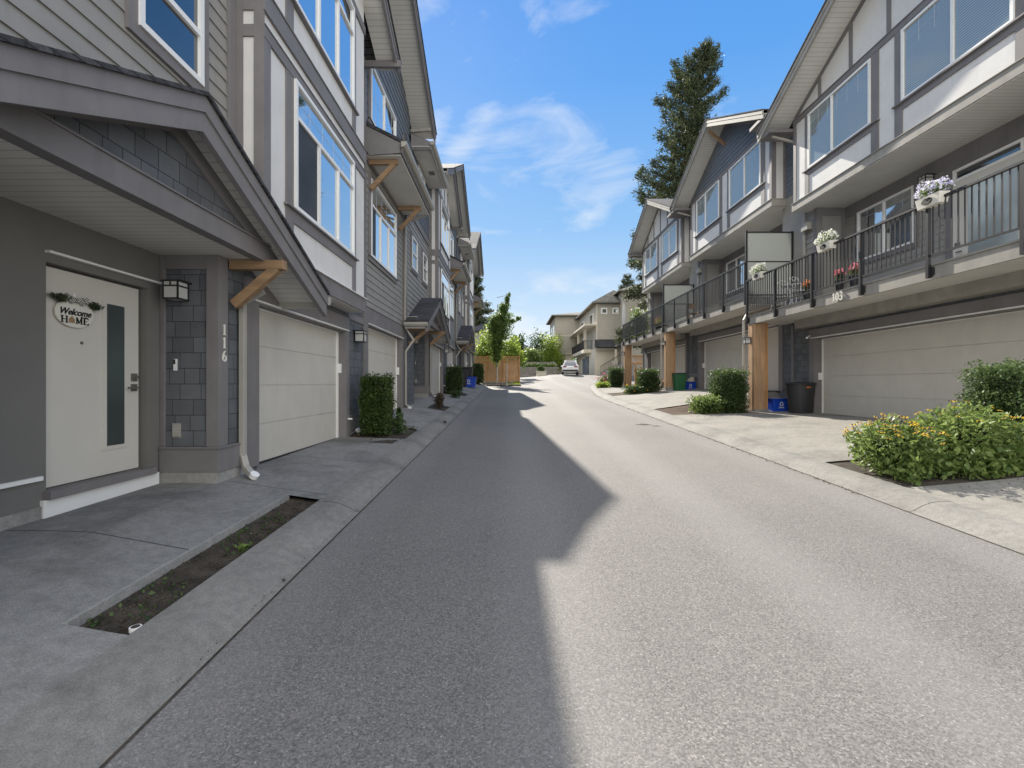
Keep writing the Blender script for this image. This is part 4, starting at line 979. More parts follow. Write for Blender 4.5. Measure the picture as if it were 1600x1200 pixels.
coneflower((6.15, 6.15, -1.15), (1.15, 1.2, 1.0), 'yellow flowered clump in the middle of the bed before the big hedge', 4600, 22)
coneflower((7.0, 5.75, -1.1), (1.1, .9, .82), 'yellow flowered clump at the right edge of the picture', 3600, 36)
P = []
for k in range(2200):
    x = 4.95+2.6*rng.random(); y = 5.58+.12*math.sin(x*5)+.6*rng.random(); P.append((x, y, zright(x, y)+.02+.34*rng.random()**1.6))
tag(leaves('ground_leaves', np.array(P), .085, M['leaf'], aspect=.6, up=.4), kind='stuff')

# ------------------------------------------------------------------ trees
def conifer(x, y, zb, zt, rad, label, nbr=120, seed=3, lean=0, cone=.9, dens=70, mat='fir', size=.42, zfrom=.12, name='conifer_tree', top=0):
    T = thing(name, (x, y, zb), label, 'tree', None); rg = np.random.default_rng(seed)
    H = zt-zb
    tp = [(x+lean*(k/8)**2+.15*math.sin(k*1.7+seed), y+.12*math.cos(k*2), zb+H*k/8) for k in range(9)]
    b = MB(); b.tube(tp, [.42*(1-k/8.3)*H/28+.02 for k in range(9)], 9); trunk = b.build('trunk', M['bark'], T, smooth=True)
    br = MB(); pts = []; dr = []
    for k in range(nbr):
        f = zfrom+(1-zfrom)*(k+rg.random())/nbr; z = zb+H*f; j = min(7, int(f*8)); q = f*8-j
        cx = tp[j][0]*(1-q)+tp[j+1][0]*q; cy = tp[j][1]*(1-q)+tp[j+1][1]*q
        L = rad*(((1-f)**.62)*(1-top)+top*(1-f**9)*.9)*((.45+.75*rg.random()) if not top else (.2+1.25*rg.random()))+.5; a = k*2.4+rg.random()*.8
        rise = (.55+1.3*top*f)*f+.1*rg.random()-.12; dirv = np.array([math.cos(a), math.sin(a), rise])
        P0 = np.array([cx, cy, z]); P1 = P0+dirv*L*.6; P2 = P0+dirv*L; P2[2] -= .12*L*(1-f)
        br.tube([tuple(P0), tuple(P1), tuple(P2)], [.05*H/28*(1.2-f)+.012, .03, .01], 4)
        m_ = int(dens*L/rad*1.3)+8
        t = rg.random(m_)**.75*.88+.14
        C0 = P0[None]+(P1-P0)[None]*np.minimum(t, .6)[:, None]/.6+(P2-P1)[None]*np.maximum(t-.6, 0)[:, None]/.4
        sd = np.cross(dirv, [0, 0, 1]); wd = (.10+.30*(1-t))*L*.55
        off = sd[None]*(rg.normal(size=m_)*wd)[:, None]; off[:, 2] += rg.normal(size=m_)*.10-.10*np.abs(rg.normal(size=m_))*L*.25
        C1 = C0+off; reps = 4
        Q = np.repeat(C1, reps, 0)+rg.normal(size=(m_*reps, 3))*size*.42
        pts.append(Q); dr.append(np.tile(dirv*.9+np.array([0, 0, -.25]), (len(Q), 1)))
    br.build('limbs', M['bark'], T)
    leaves('crown', np.concatenate(pts), size, M[mat], T, aspect=.22, droop=np.concatenate(dr))
    return T
conifer(14.6, 42, .2, 30.4, 3.7, 'tall dark fir rising above the right hand roofs', 185, 3, 3.4, dens=110, size=.36, zfrom=.1, top=.45)
conifer(17.2, 66, 1.2, 15.5, 3.0, 'small dark conifer top above the beige house roof', 60, 5, 0, dens=60, size=.4)
conifer(19.5, 70, 1.2, 14.2, 3.0, 'smaller conifer right of the dark conifer top behind the beige house', 50, 8, 0, dens=60, size=.4)
conifer(-7.2, 88, 1, 22.5, 5.2, 'dark fir beyond the end of the left row', 90, 9, 0, dens=90, size=.6)
def broadleaf(x, y, zb, label, blobs, n, size, mat, trunk='bark', tr=.06, name='broadleaf_tree', cat='tree', ztop=None):
    T = thing(name, (x, y, zb), label, cat)
    b = MB(); zt = ztop or max(c[2] for c, s in blobs)
    b.tube([(x, y, zb-.1), (x+.03, y, (zb+zt)/2), (x+.05, y, zt)], [tr, tr*.7, tr*.25], 7)
    for c, s in blobs: b.tube([(x, y, max(zb+.3, c[2]-s[2]*.6)), c], [tr*.4, tr*.1], 5)
    b.build('trunk', M[trunk], T)
    tot = sum(s[0]*s[2] for c, s in blobs)
    P = np.concatenate([ellpts(int(n*s[0]*s[2]/tot)+20, c, s, .25, .2, 6) for c, s in blobs])
    leaves('crown', P, size, M[mat], T, aspect=.6)
    return T
# leaning street tree by the fence
xx = -1.02; yy = 37.2
broadleaf(xx, yy, .0, 'slender leaning street tree with pale trunk in front of the cedar fence',
          [((xx-.05, yy, 2.2), (.9, .9, 1.4)), ((xx+.0, yy, 3.1), (1.8, 1.6, 1.8)), ((xx+.12, yy, 4.2), (2.1, 1.8, 2.0)), ((xx+.3, yy, 5.2), (1.7, 1.6, 1.7)),
           ((xx+.55, yy, 6.1), (.95, .9, 1.2)), ((xx+.85, yy, 6.9), (.5, .5, .9)), ((xx+1.0, yy, 7.3), (.25, .25, .4)), ((xx+1.25, yy, 5.15), (.8, .6, .35)), ((xx+1.75, yy, 5.35), (.5, .4, .4)), ((xx-.3, yy, 5.0), (.8, .8, 1.2))],
          13000, .14, 'birch', 'paleb', .075, 'street_tree', ztop=6.5)
# stake beside it
b = MB(); b.tube([(-.22, 35.0, -.15), (-.20, 35.0, 1.55)], [.06, .05], 8); b.tube([(-.22, 35.0, -.15), (-.22, 35.0, .0)], .1, 8)
tag(b.build('white_stake', M['paleb'], loc=(-.22, 35, -.15)), 'short pale tree stake standing alone at the kerb in front of the fence', 'stake')
for i, (px, py, Y, s, mat, lab) in enumerate([
    (762, 545, 44, (3.0, 2, 3.6), 'lime', 'yellow green bush showing above the fence left of the leaning tree'),
    (796, 548, 46, (2.8, 2, 2.6), 'lime', 'yellow green bush showing above the fence right of the leaning tree'),
    (809, 545, 52, (1.9, 1.9, 3.6), 'leafdk', 'dark green young tree just past the end of the fence'),
    (829, 556, 62, (3.2, 2, 2.2), 'leaf', 'low pale green bush on top of the block wall'),
    (845, 540, 66, (4.4, 3, 5.4), 'leafdk', 'broad green tree behind the block wall'),
    (862, 548, 64, (3.4, 2.5, 5.0), 'lime', 'bright green tree against the left side of the beige house')]):
    x = (px-796)*Y/711; z = (600-py)*Y/711; zb = zroad(x, Y)
    broadleaf(x, Y, zb, lab, [((x, Y, z), s), ((x+.3*s[0], Y, z-.3*s[2]), (s[0]*.6, s[1]*.6, s[2]*.6)), ((x-.3*s[0], Y, z-.25*s[2]), (s[0]*.6, s[1]*.6, s[2]*.6))], 3200, .26, mat, 'bark', .12, 'garden_tree' if s[2] > 3 else 'garden_bush', 'tree' if s[2] > 3 else 'bush')
# climbing plant on the far balcony
bush((8.2, 29.0, 2.8), (1.3, 1.4, 2.0), 'leafy climbing plant on the farthest balcony', 2600, .12, 'leaf', 'whitep', 30, .1, 'climbing_plant', 'plant')

# ------------------------------------------------------------------ fence, block wall, planter
F = thing('cedar_fence', (-1, 40.5, .1), 'orange cedar board fence with lattice top at the end of the road', 'fence')
b = MB(); x = -3.4
k = 0
while x < .85:
    b.box(x, x+.135, 40.5+(.012 if k % 2 else 0), 40.52+(.012 if k % 2 else 0), .0, 1.98); x += .14; k += 1
b.build('boards', M['fence'], F)
b = MB(); b.box(-3.4, .9, 40.46, 40.5, 1.96, 2.05); b.box(-3.4, .9, 40.46, 40.52, 2.40, 2.47); b.box(-3.4, .9, 40.46, 40.495, .12, .2); b.build('rail', M['cedar'], F)
for x in (-3.4, -2.0, -.6, .82):
    b = MB(); b.box(x, x+.1, 40.42, 40.46, 0, 2.55); b.build('fence_post', M['cedar'], F)
b = MB()
x = -3.4
while x < .5:
    b.beam((x, 40.48, 2.05), (x+.35, 40.48, 2.40), .01, .03); b.beam((x+.35, 40.494, 2.05), (x, 40.494, 2.40), .01, .03); x += .13
b.build('lattice', M['fence'], F)
F = thing('garden_fence', (11, 33, .2), 'cedar picket fence with dark lattice behind the farthest orange post', 'fence')
b = MB(); x = 8.9
while x < 13.2: b.box(x, x+.11, 32.0, 32.03, -.1, 1.15+.08*math.sin(x*9)); x += .15
b.build('pickets', M['fence'], F)
b = MB(); b.box(8.8, 13.3, 31.96, 32.0, .2, .28); b.box(8.8, 13.3, 32.6, 32.64, 1.4, 1.5); b.box(8.8, 13.3, 32.6, 32.64, 1.95, 2.05)
b.box(8.8, 8.9, 31.95, 32.05, -.2, 1.3)
b.build('rail', M['cedar'], F)
b = MB(); x = 8.8
while x < 13: b.beam((x, 32.62, 1.48), (x+.5, 32.62, 1.98), .01, .035); b.beam((x+.5, 32.635, 1.48), (x, 32.635, 1.98), .01, .035); x += .16
b.build('lattice', M['cedar'], F)
# low stone border with grass
T = thing('stone_border', (-.8, 36, 0), 'low stone edging round the street tree in front of the fence', 'edging')
b = MB(); rr = random.Random(4); x = -2.6
while x < .15:
    wd = .28+.2*rr.random(); b.box(x, x+wd-.02, 35.8, 36.05, -.2, .12+.08*rr.random()); x += wd
b.build('stones', M['stone'], T, bevel=.03)
sheet('lawn', fr(35.0, 40.6, .7), lambda y: lin(-3.3, .88, 4), lambda x, y: zroad(x, y), M['soil'], .05)
P = np.stack([-.2+1.05*rng.random(3500), 35.3+5*rng.random(3500), np.zeros(3500)], 1); P[:, 2] = -1.6+.042*P[:, 1]+.10
tag(leaves('grass', P, .10, M['grass'], aspect=.2, up=1.5), kind='stuff')
W = thing('block_wall', (3, 58, .8), 'low grey block retaining wall across the end of the road', 'wall')
b = MB()
for r_ in range(6):
    for k in range(17):
        x = -1.0+.42*k+(.21 if r_ % 2 else 0); b.box(x, x+.405, 58+.02*r_, 58.3+.02*r_, .55+.27*r_, .81+.27*r_)
b.build('blocks', M['stone'], W, bevel=.02)
W = thing('block_wall', (3, 60.5, 2.2), 'upper tier of block wall with ground cover above the lower retaining wall', 'wall')
b = MB()
for r_ in range(3):
    for k in range(17):
        x = -1.0+.42*k+(.21 if r_ % 2 else 0); b.box(x, x+.405, 60+.02*r_, 60.3+.02*r_, 2.1+.27*r_, 2.36+.27*r_)
b.box(-1, 6.3, 58.4, 60, 1.9, 2.15)
b.build('blocks', M['stone'], W, bevel=.02)
P = np.stack([-1+7*rng.random(3000), 58.5+1.3*rng.random(3000), 2.2+.4*rng.random(3000)], 1)
tag(leaves('ground_cover', P, .2, M['leaf']), kind='stuff')
T = thing('planter_box', (3.9, 56, .9), 'square pale planter box in front of the block wall', 'planter')
b = MB(); b.box(3.35, 4.5, 55.5, 56.4, .7, 1.45); b.box(3.3, 4.55, 55.45, 56.45, 1.45, 1.55); b.build('box', M['cream'], T, bevel=.02)
leaves('plant', ellpts(500, (3.9, 56, 1.9), (1.0, .8, .8)), .18, M['leafdk'], T)

# ------------------------------------------------------------------ beige building
B = thing('beige_house', (11, 56, .9), 'beige three storey house with hip roofs and a balcony behind the white car', 'house')
X0 = 9.95
b = MB(); b.box(X0, 15.2, 52, 66, 4.05, 9.2); b.build('wall', M['beige'], B)
b = MB(); b.box(X0-.15, 15.2, 52.3, 66, .3, 4.05); b.box(6.75, 9.0, 65.7, 74, .5, 4.35)
b.build('lower_wall', M['cream'], B)
b = MB(); b.box(6.6, X0, 65.5, 74, 4.35, 9.75); b.box(12.6, 20, 51, 64, .5, 10.3); b.build('side_block', M['beige2'], B)
b = MB()
b.box(6.55, X0, 65.47, 65.5, 4.25, 4.45); b.cut(); b.box(6.55, X0, 65.46, 65.5, 6.9, 7.0); b.cut(); b.box(X0-.03, X0+.1, 51.97, 52.0, 4.0, 9.2)
b.cut(); b.box(X0-.1, 12.6, 51.9, 52.0, 3.85, 4.1); b.box(11.9, 12.1, 51.3, 51.5, 2.6, 3.9)
b.build_each('trim', M['cream'], B)
b = MB(); b.box(11.6, 12.2, 51.2, 51.7, .8, 2.6); b.build('porch_pier', M['cream'], B)
def hip(mb, x0, x1, y0, y1, z, h, o=.5):
    x0 -= o; x1 += o; y0 -= o; y1 += o; r = min(x1-x0, y1-y0)/2
    if (x1-x0) < (y1-y0): a, c = ((x0+x1)/2, y0+r), ((x0+x1)/2, y1-r)
    else: a, c = (x0+r, (y0+y1)/2), (x1-r, (y0+y1)/2)
    mb.add([(x0, y0, z), (x1, y0, z), (x1, y1, z), (x0, y1, z), (*a, z+h), (*c, z+h), (x0, y0, z-.12), (x1, y0, z-.12), (x1, y1, z-.12), (x0, y1, z-.12)],
           [(0, 1, 4), (2, 3, 5), (1, 2, 5, 4), (3, 0, 4, 5), (0, 6, 7, 1), (1, 7, 8, 2), (2, 8, 9, 3), (3, 9, 6, 0), (6, 9, 8, 7)] if (x1-x0) < (y1-y0) else
           [(3, 0, 4), (1, 2, 5), (0, 1, 5, 4), (2, 3, 4, 5), (0, 6, 7, 1), (1, 7, 8, 2), (2, 8, 9, 3), (3, 9, 6, 0), (6, 9, 8, 7)])
b = MB(); hip(b, X0, 15, 52, 66, 9.35, 1.9); hip(b, 6.6, 14, 65.5, 75, 9.9, 1.0); hip(b, 12.6, 20, 51, 64, 10.45, 1.8); b.build('roof', M['roofb'], B)
b = MB()
for x0, x1, y0, z in ((X0-.5, 13, 51.5, 9.2), (6.1, 10, 65.0, 9.75), (12.1, 20, 50.5, 10.3)): b.box(x0, x1, y0-.08, y0, z-.02, z+.14)
b.box(X0-.58, X0-.5, 51.5, 66, 9.18, 9.34); b.box(9.55, 9.65, 65.3, 65.4, 4.0, 7.4); b.box(6.02, 6.1, 65, 75, 9.73, 9.89)
b.build('gutter', M['dark'], B)
b = MB(); b.prismu([(51.2, 4.15), (52, 5.1), (52, 4.15)], X0-.2, 14); b2 = MB(lambda u, v, z: (u, v, z)); b.build('skirt_roof', M['roof'], B)
for x in (10.45, 11.75):
    b = MB(); b.box(x, x+.72, 51.94, 52.0, 8.0, 8.7); wn = b.build('window', M['white'], B)
    b = MB(); b.box(x+.15, x+.57, 51.92, 51.945, 8.15, 8.55); b.build('pane', M['glass'], wn)
for y0, y1, z0, z1 in ((54, 55.8, 7.0, 8.4), (60.5, 62.5, 6.9, 8.4), (61.0, 62.5, 4.2, 6.1)):
    b = MB(); b.box(X0-.08, X0, y0, y1, z0, z1); wn = b.build('window', M['white'], B)
    b = MB(); b.box(X0-.1, X0-.08, y0+.15, y1-.15, z0+.12, z1-.12); b.build('pane', M['glassdk'], wn)
for y0, z0, z1 in ((66.5, 7.0, 8.6), (66.5, 5.3, 6.2), (69.5, 5.0, 8.6)):
    b = MB(); b.box(6.52, 6.6, y0, y0+1.3, z0, z1); wn = b.build('window', M['white'], B)
    b = MB(); b.box(6.5, 6.52, y0+.15, y0+1.15, z0+.12, z1-.12); b.build('pane', M['glass'], wn)
b = MB(); b.box(8.9, X0, 54.5, 65.5, 3.75, 4.15); b.box(8.95, 9.25, 54.6, 54.9, 4.15, 7.0); b.box(8.95, 9.25, 60, 60.3, 4.15, 7.0)
b.prismu([(52, 6.7), (66, 6.7), (66, 6.9), (52, 6.9)], 8.6, X0); bl = b.build('balcony', M['cream'], B)
b = MB(); b.box(8.92, 8.97, 54.5, 65.5, 5.15, 5.2); b.box(8.9, X0, 54.5, 54.55, 5.15, 5.2)
for k in range(60): b.box(8.93, 8.96, 54.5+.18*k, 54.53+.18*k, 4.15, 5.15)
for k in range(6): b.box(8.95+.18*k, 8.98+.18*k, 54.5, 54.53, 4.15, 5.15)
b.build('railing', M['black'], bl)
b = MB(); b.box(9.3, X0-.12, 56, 56.1, 1.0, 3.4); b.box(9.72, 9.8, 57.5, 60.5, 1.0, 3.3); b.build('garage_door', M['navy'], B)
st = MB()
for k in range(8): st.box(10.2+.3*k, 10.5+.3*k, 50.6, 51.9, .3, 1.0+.18*k)
st.box(12.6, 14, 50.6, 51.9, .3, 2.4); so_ = st.build('steps', M['found'], B)
b = MB(); b.beam((10.1, 50.55, 1.95), (12.5, 50.55, 3.4), .06, .06); b.beam((10.1, 50.55, 1.15), (12.5, 50.55, 2.6), .04, .04)
for k in range(14): x = 10.1+2.4*k/13; b.box(x-.015, x+.015, 50.54, 50.56, 1.0+1.45*k/13, 1.95+1.45*k/13)
b.build('handrail', M['black'], so_)
# houses far off on the left
B = thing('distant_house', (-3.4, 78, 2), 'grey house with a small white window behind the end of the left row', 'house')
b = MB(); b.box(-7.5, -2.0, 78, 86, 1, 9.0); b.build('wall', M['taupe'], B)
b = MB(); hip(b, -7.5, -2.0, 78, 86, 9.1, 1.5, .6); b.build('roof', M['roof'], B)
b = MB(); b.box(-4.9, -3.4, 77.9, 78, 6.9, 8.6); wn = b.build('window', M['white'], B); b = MB(); b.box(-4.75, -3.55, 77.87, 77.9, 7.05, 8.45); b.build('pane', M['glass'], wn)
B = thing('distant_house', (2.6, 110, 4), 'low roofed house far behind the trees in the middle', 'house')
b = MB(); b.box(1.0, 6.0, 110, 118, 2, 8.0); b.build('wall', M['beige2'], B); b = MB(); hip(b, 1, 6, 110, 118, 8.1, 1.8, .6); b.build('roof', M['roof'], B)
P = np.stack([-60+170*rng.random(9000), 118+20*rng.random(9000), 2+5*rng.random(9000)], 1)
tag(leaves('distant_trees', P, 1.5, M['leafdk']), kind='stuff')

# ------------------------------------------------------------------ bins
def rbox(mb, cx, cy, z0, z1, w0, d0, w1, d1, r=.05):
    def ring(w_, d_, z): 
        out = []
        for sx, sy, a0 in ((1, 1, 0), (-1, 1, 90), (-1, -1, 180), (1, -1, 270)):
            for k in range(4):
                a = R(a0+30*k); out.append((cx+sx*(w_/2-r)+r*math.cos(a), cy+sy*(d_/2-r)+r*math.sin(a), z))
        return out
    a, c = ring(w0, d0, z0), ring(w1, d1, z1); n = len(a)
    mb.add(a+c, [tuple(range(n-1, -1, -1)), tuple(range(n, 2*n))]+[(j, (j+1) % n, n+(j+1) % n, n+j) for j in range(n)])
def textmesh(name, body, size, frame, mat, parent=None, loc=None, depth=.004, shear=0, bold=0):
    cu = bpy.data.curves.new(name, 'FONT'); cu.body = body; cu.size = size; cu.extrude = depth; cu.align_x = 'CENTER'; cu.align_y = 'CENTER'; cu.shear = shear; cu.offset = bold; cu.resolution_u = 4
    to = bpy.data.objects.new('tmp', cu); C.objects.link(to); bpy.context.view_layer.update()
    me = bpy.data.meshes.new_from_object(to); bpy.data.objects.remove(to)
    o0 = Vector(ROOT[parent.name]) if parent else Vector(loc)
    for v in me.vertices: v.co = Vector(frame(v.co.x, v.co.y, v.co.z))-o0
    me.name = name; me.materials.clear(); me.materials.append(mat)
    o = bpy.data.objects.new(name, me); C.objects.link(o); ROOT[o.name] = tuple(o0)
    if parent: o.parent = parent
    else: o.location = o0
    return o
def blue_box(x, y, z, label, s=1.0, junk=False):
    T = thing('recycling_box', (x, y, z), label, 'recycling box')
    b = MB(); rbox(b, x, y, z, z+.36*s, .42*s, .30*s, .50*s, .36*s, .03)
    b.build('tub', M['blue'], T)
    b = MB(); rbox(b, x, y, z+.34*s, z+.375*s, .53*s, .39*s, .54*s, .40*s, .03); b.build('rim', M['blue'], T)
    b = MB(); rbox(b, x, y, z+.374*s, z+.378*s, .48*s, .34*s, .48*s, .34*s, .03); b.build('contents', M['bin'], T)
    f = lambda a, c, d: (x-.02*s+a, y-.168*s-.055*c-d, z+.19*s+c)
    b = MB()
    for a0 in (90, 210, 330):
        p = [(math.cos(R(a0+t))*.045*s, math.sin(R(a0+t))*.045*s*-1+.04*s, .011*s) for t in (15, 60, 105)]
        ribbon(b, p, .003, f)
    ribbon(b, [(-.06*s, -.045*s, .006*s), (.06*s, -.045*s, .006*s)], .003, f); ribbon(b, [(-.075*s, -.068*s, .006*s), (.075*s, -.068*s, .006*s)], .003, f)
    b.build('recycling_emblem', M['white'], T)
    return T
blue_box(8.28, 14.0, -.86, 'blue recycling box with white emblem beside the nearest orange post', 1.12)
def cart(x, y, z, label, body, lid, w_=.5, h=.72, sticker=None, nm='rubbish_bin', round_=True):
    T = thing(nm, (x, y, z), label, 'bin'); b = MB()
    if round_: b.lathe((x, y, z), [(w_*.36, 0), (w_*.38, .03), (w_*.45, h*.62), (w_*.47, h*.62), (w_*.47, h*.66), (w_*.49, h*.95)], 28)
    else: rbox(b, x, y, z+.02, z+h*.95, w_*.8, w_*.85, w_, w_*1.1, .05)
    b.build('body', M[body], T, smooth=False)
    b = MB()
    if round_: b.lathe((x, y, z+h*.95), [(w_*.54, 0), (w_*.55, .03), (w_*.5, .055), (w_*.2, .08)], 28)
    else: rbox(b, x, y, z+h*.95, z+h*1.02, w_*1.06, w_*1.18, w_*.98, w_*1.1, .05)
    b.build('lid', M[lid], T, smooth=False)
    b = MB()
    for sx in (-1, 1): b.beam((x+sx*w_*.52, y-.07, z+h*.78), (x+sx*w_*.52, y+.07, z+h*.78), .05, .03)
    b.build('handle', M[body], T)
    if sticker:
        b = MB(); b.box(x-.055, x+.055, y-w_*.5-.012, y-w_*.4, z+h*.84, z+h*.88); b.build('sticker', M[sticker], T)
    return T
cart(8.40, 13.15, -.85, 'dark grey round rubbish bin with a red sticker against the shingle wall', 'bin', 'bin', .76, .88, 'redp')
cart(7.95, 21.3, -.36, 'green yard waste bin with black lid beside the second orange post', 'green', 'bin', .52, .86, None, 'yard_waste_bin', False)
blue_box(8.5, 21.5, -.34, 'blue recycling box beside the green bin by the second orange post', 1.2)
b = MB(); b.beam((8.45, 21.6, .08), (8.85, 21.6, .35), .22, .16); b.beam((8.7, 21.55, .1), (8.95, 21.5, .25), .3, .03)
tag(b.build('cardboard_scraps', M['cream'], loc=(8.6, 21.6, .1)), 'torn cardboard piled on the blue recycling box by the green bin', 'cardboard')
cart(-2.9, 27.6, -.16, 'black round rubbish bin on the left walk before the last garages', 'bin', 'bin', .75, .95, 'white')
cart(-2.75, 29.2, -.08, 'black lidded bin behind the round bin on the left walk', 'bin', 'bin', .8, 1.15, None, 'rubbish_bin', False)
blue_box(-2.45, 28.0, -.2, 'blue recycling box beside the black bins on the left walk', 1.7)

# ------------------------------------------------------------------ welcome sign
S = thing('welcome_sign', (-3.955, 4.13, .65), 'oval white welcome sign with a checked bow hanging on the front door', 'sign')
fs = lambda a, c, d: (-3.955+d, 4.13+a*1.04, .64+c)
b = MB(); n = 40
pts = [(.175*math.cos(2*math.pi*k/n), .128*math.sin(2*math.pi*k/n)) for k in range(n)]
b.add([fs(a, c, 0) for a, c in pts]+[fs(a, c, .014) for a, c in pts], [tuple(range(n)), tuple(range(2*n-1, n-1, -1))]+[(j, (j+1) % n, n+(j+1) % n, n+j) for j in range(n)])
b.build('board', M['signw'], S)
textmesh('lettering', 'Welcome', .080, lambda x, y, z: fs(x*.92, y+.008, .016+z), M['ink'], S, shear=.35, bold=.002, depth=.002)
textmesh('lettering', 'to our', .026, lambda x, y, z: fs(x+.085, y-.028, .016+z), M['ink'], S, bold=.0006, depth=.002)
b = MB()
def stroke(pts): ribbon(b, pts, .004, lambda x, y, d: fs(x, y, .015+d))
y0, y1 = -.090, -.034
for x0 in (-.118, -.078): stroke([(x0, y0, .006), (x0, y1, .006)]); stroke([(x0-.012, y0, .003), (x0+.012, y0, .003)]); stroke([(x0-.012, y1, .003), (x0+.012, y1, .003)])
stroke([(-.118, -.062, .003), (-.078, -.062, .003)])
b.cut()
stroke([(.012, y0, .003), (.012, y1, .004)]); stroke([(.012, y1, .006), (.034, y0+.004, .005)]); stroke([(.034, y0+.004, .003), (.056, y1, .003)]); stroke([(.056, y1, .006), (.056, y0, .006)])
for x0 in (.012, .056): stroke([(x0-.010, y0, .003), (x0+.010, y0, .003)])
b.cut()
stroke([(.084, y0, .006), (.084, y1, .006)])
for yy_, e in ((y0, .122), (-.062, .110), (y1, .120)): stroke([(.076, yy_, .003), (e, yy_, .003)])
stroke([(.120, y0, .003), (.122, y0+.014, .003)]); stroke([(.119, y1, .003), (.120, y1-.012, .003)])
b.build_each('lettering', M['ink'], S)
b = MB(); b.add([fs(*p, d) for d in (.015, .02) for p in ((-.058, -.088), (-.008, -.088), (-.008, -.055), (-.033, -.030), (-.058, -.055))], [(0, 1, 2, 3, 4), (9, 8, 7, 6, 5)]+[(j, (j+1) % 5, 5+(j+1) % 5, 5+j) for j in range(5)])
b.build('house_motif', M['beamwood'], S)
m, t, bs = newmat('checked_ribbon'); p = posnode(t); ck = N(t, 'ShaderNodeTexChecker', Scale=85); t.links.new(p, ck.inputs['Vector']); ck.inputs['Color1'].default_value = (.6, .58, .52, 1); ck.inputs['Color2'].default_value = (.02, .02, .02, 1); t.links.new(ck.outputs[0], bs.inputs['Base Color']); M['check'] = m
b = MB()
for a1, c1, a2, c2 in ((-.10, .035, -.095, -.035), (.10, .03, .10, -.03), (-.085, -.03, -.045, -.05), (.045, -.055, .09, -.035)):
    b.add([fs(-.008, .135, .03), fs(a1, c1+.13, .045), fs(a2, c2+.13, .04), fs(.010, .118, .03), fs(-.008, .135, .022), fs(a1, c1+.13, .02), fs(a2, c2+.13, .02), fs(.010, .118, .022)],
          [(0, 1, 2, 3), (7, 6, 5, 4), (0, 4, 5, 1), (1, 5, 6, 2), (2, 6, 7, 3), (3, 7, 4, 0)])
b.box(-3.94, -3.90, 4.115, 4.145, .735, .765)
b.build('ribbon_bow', M['check'], S)
P = np.concatenate([ellpts(260, fs(-.15, .12, .03), (.07, .17, .07), .2), ellpts(260, fs(.17, .095, .03), (.07, .17, .07), .2), ellpts(50, fs(0, .13, .01), (.03, .26, .03), .2)])
leaves('greenery', P, .034, M['fir'], S, aspect=.35)
b = MB(); b.box(-3.968, -3.945, 4.115, 4.14, .76, .82); b.build('hanger', M['white'], S)

# ------------------------------------------------------------------ balcony things on number 103
def rail_box(y, label, mat, tip=None):
    X = 7.43; Z = 3.22
    T = thing('flower_box', (X, y, Z-.02), label, 'flower box')
    b = MB(); rbox(b, X, y, Z-.10, Z+.08, .16, .42, .20, .48, .02); b.build('box', M['signw'], T)
    b = MB(); b.add([(X-.105, y+.1*math.cos(a), Z-.01+.055*math.sin(a)) for a in [2*math.pi*k/16 for k in range(16)]]+[(X-.09, y+.1*math.cos(a), Z-.01+.055*math.sin(a)) for a in [2*math.pi*k/16 for k in range(16)]], [tuple(range(16)), tuple(range(31, 15, -1))]+[(j, (j+1) % 16, 16+(j+1) % 16, 16+j) for j in range(16)])
    b.build('oval_cutout', M['ink'], T)
    leaves('foliage', ellpts(700, (X, y, Z+.17), (.28, .56, .24), .1), .05, M['leaf'], T)
    leaves('blossoms', ellpts(420, (X-.02, y, Z+.20), (.31, .60, .28), .8), .04, M[mat], T, aspect=.9)
rail_box(8.0, 'cream flower box with lilac and yellow flowers, nearest on the balcony rail', 'lilac')
rail_box(10.65, 'cream flower box with white flowers in the middle of the balcony rail', 'whitep')
rail_box(13.55, 'cream flower box with white flowers on the rail in front of the frosted screen', 'whitep')
def pot(x, y, z, r, label, mat, leaf='leafdk', potm='bin', h=.28):
    T = thing('flower_pot', (x, y, z), label, 'flower pot')
    b = MB(); b.lathe((x, y, z), [(r*.7, 0), (r, h), (r*1.08, h), (r*1.08, h+.03)], 18); b.build('pot', M[potm], T)
    leaves('foliage', ellpts(300, (x, y, z+h+.14), (r*2.6, r*2.6, r*2.2), .1), .06, M[leaf], T)
    leaves('blossoms', ellpts(160, (x, y, z+h+.2), (r*2.8, r*2.8, r*2.2), .7), .045, M[mat], T, aspect=.9)
pot(7.85, 12.0, 2.14, .10, 'pot of orange red flowers on the balcony beside the white chairs', 'redp')
pot(7.8, 10.75, 2.14, .09, 'pot of bright pink flowers on the balcony floor of number 103', 'pink')
pot(7.8, 10.3, 2.14, .09, 'pot of pale and pink flowers right of the bright pink pot on the balcony', 'pink', 'leaf')
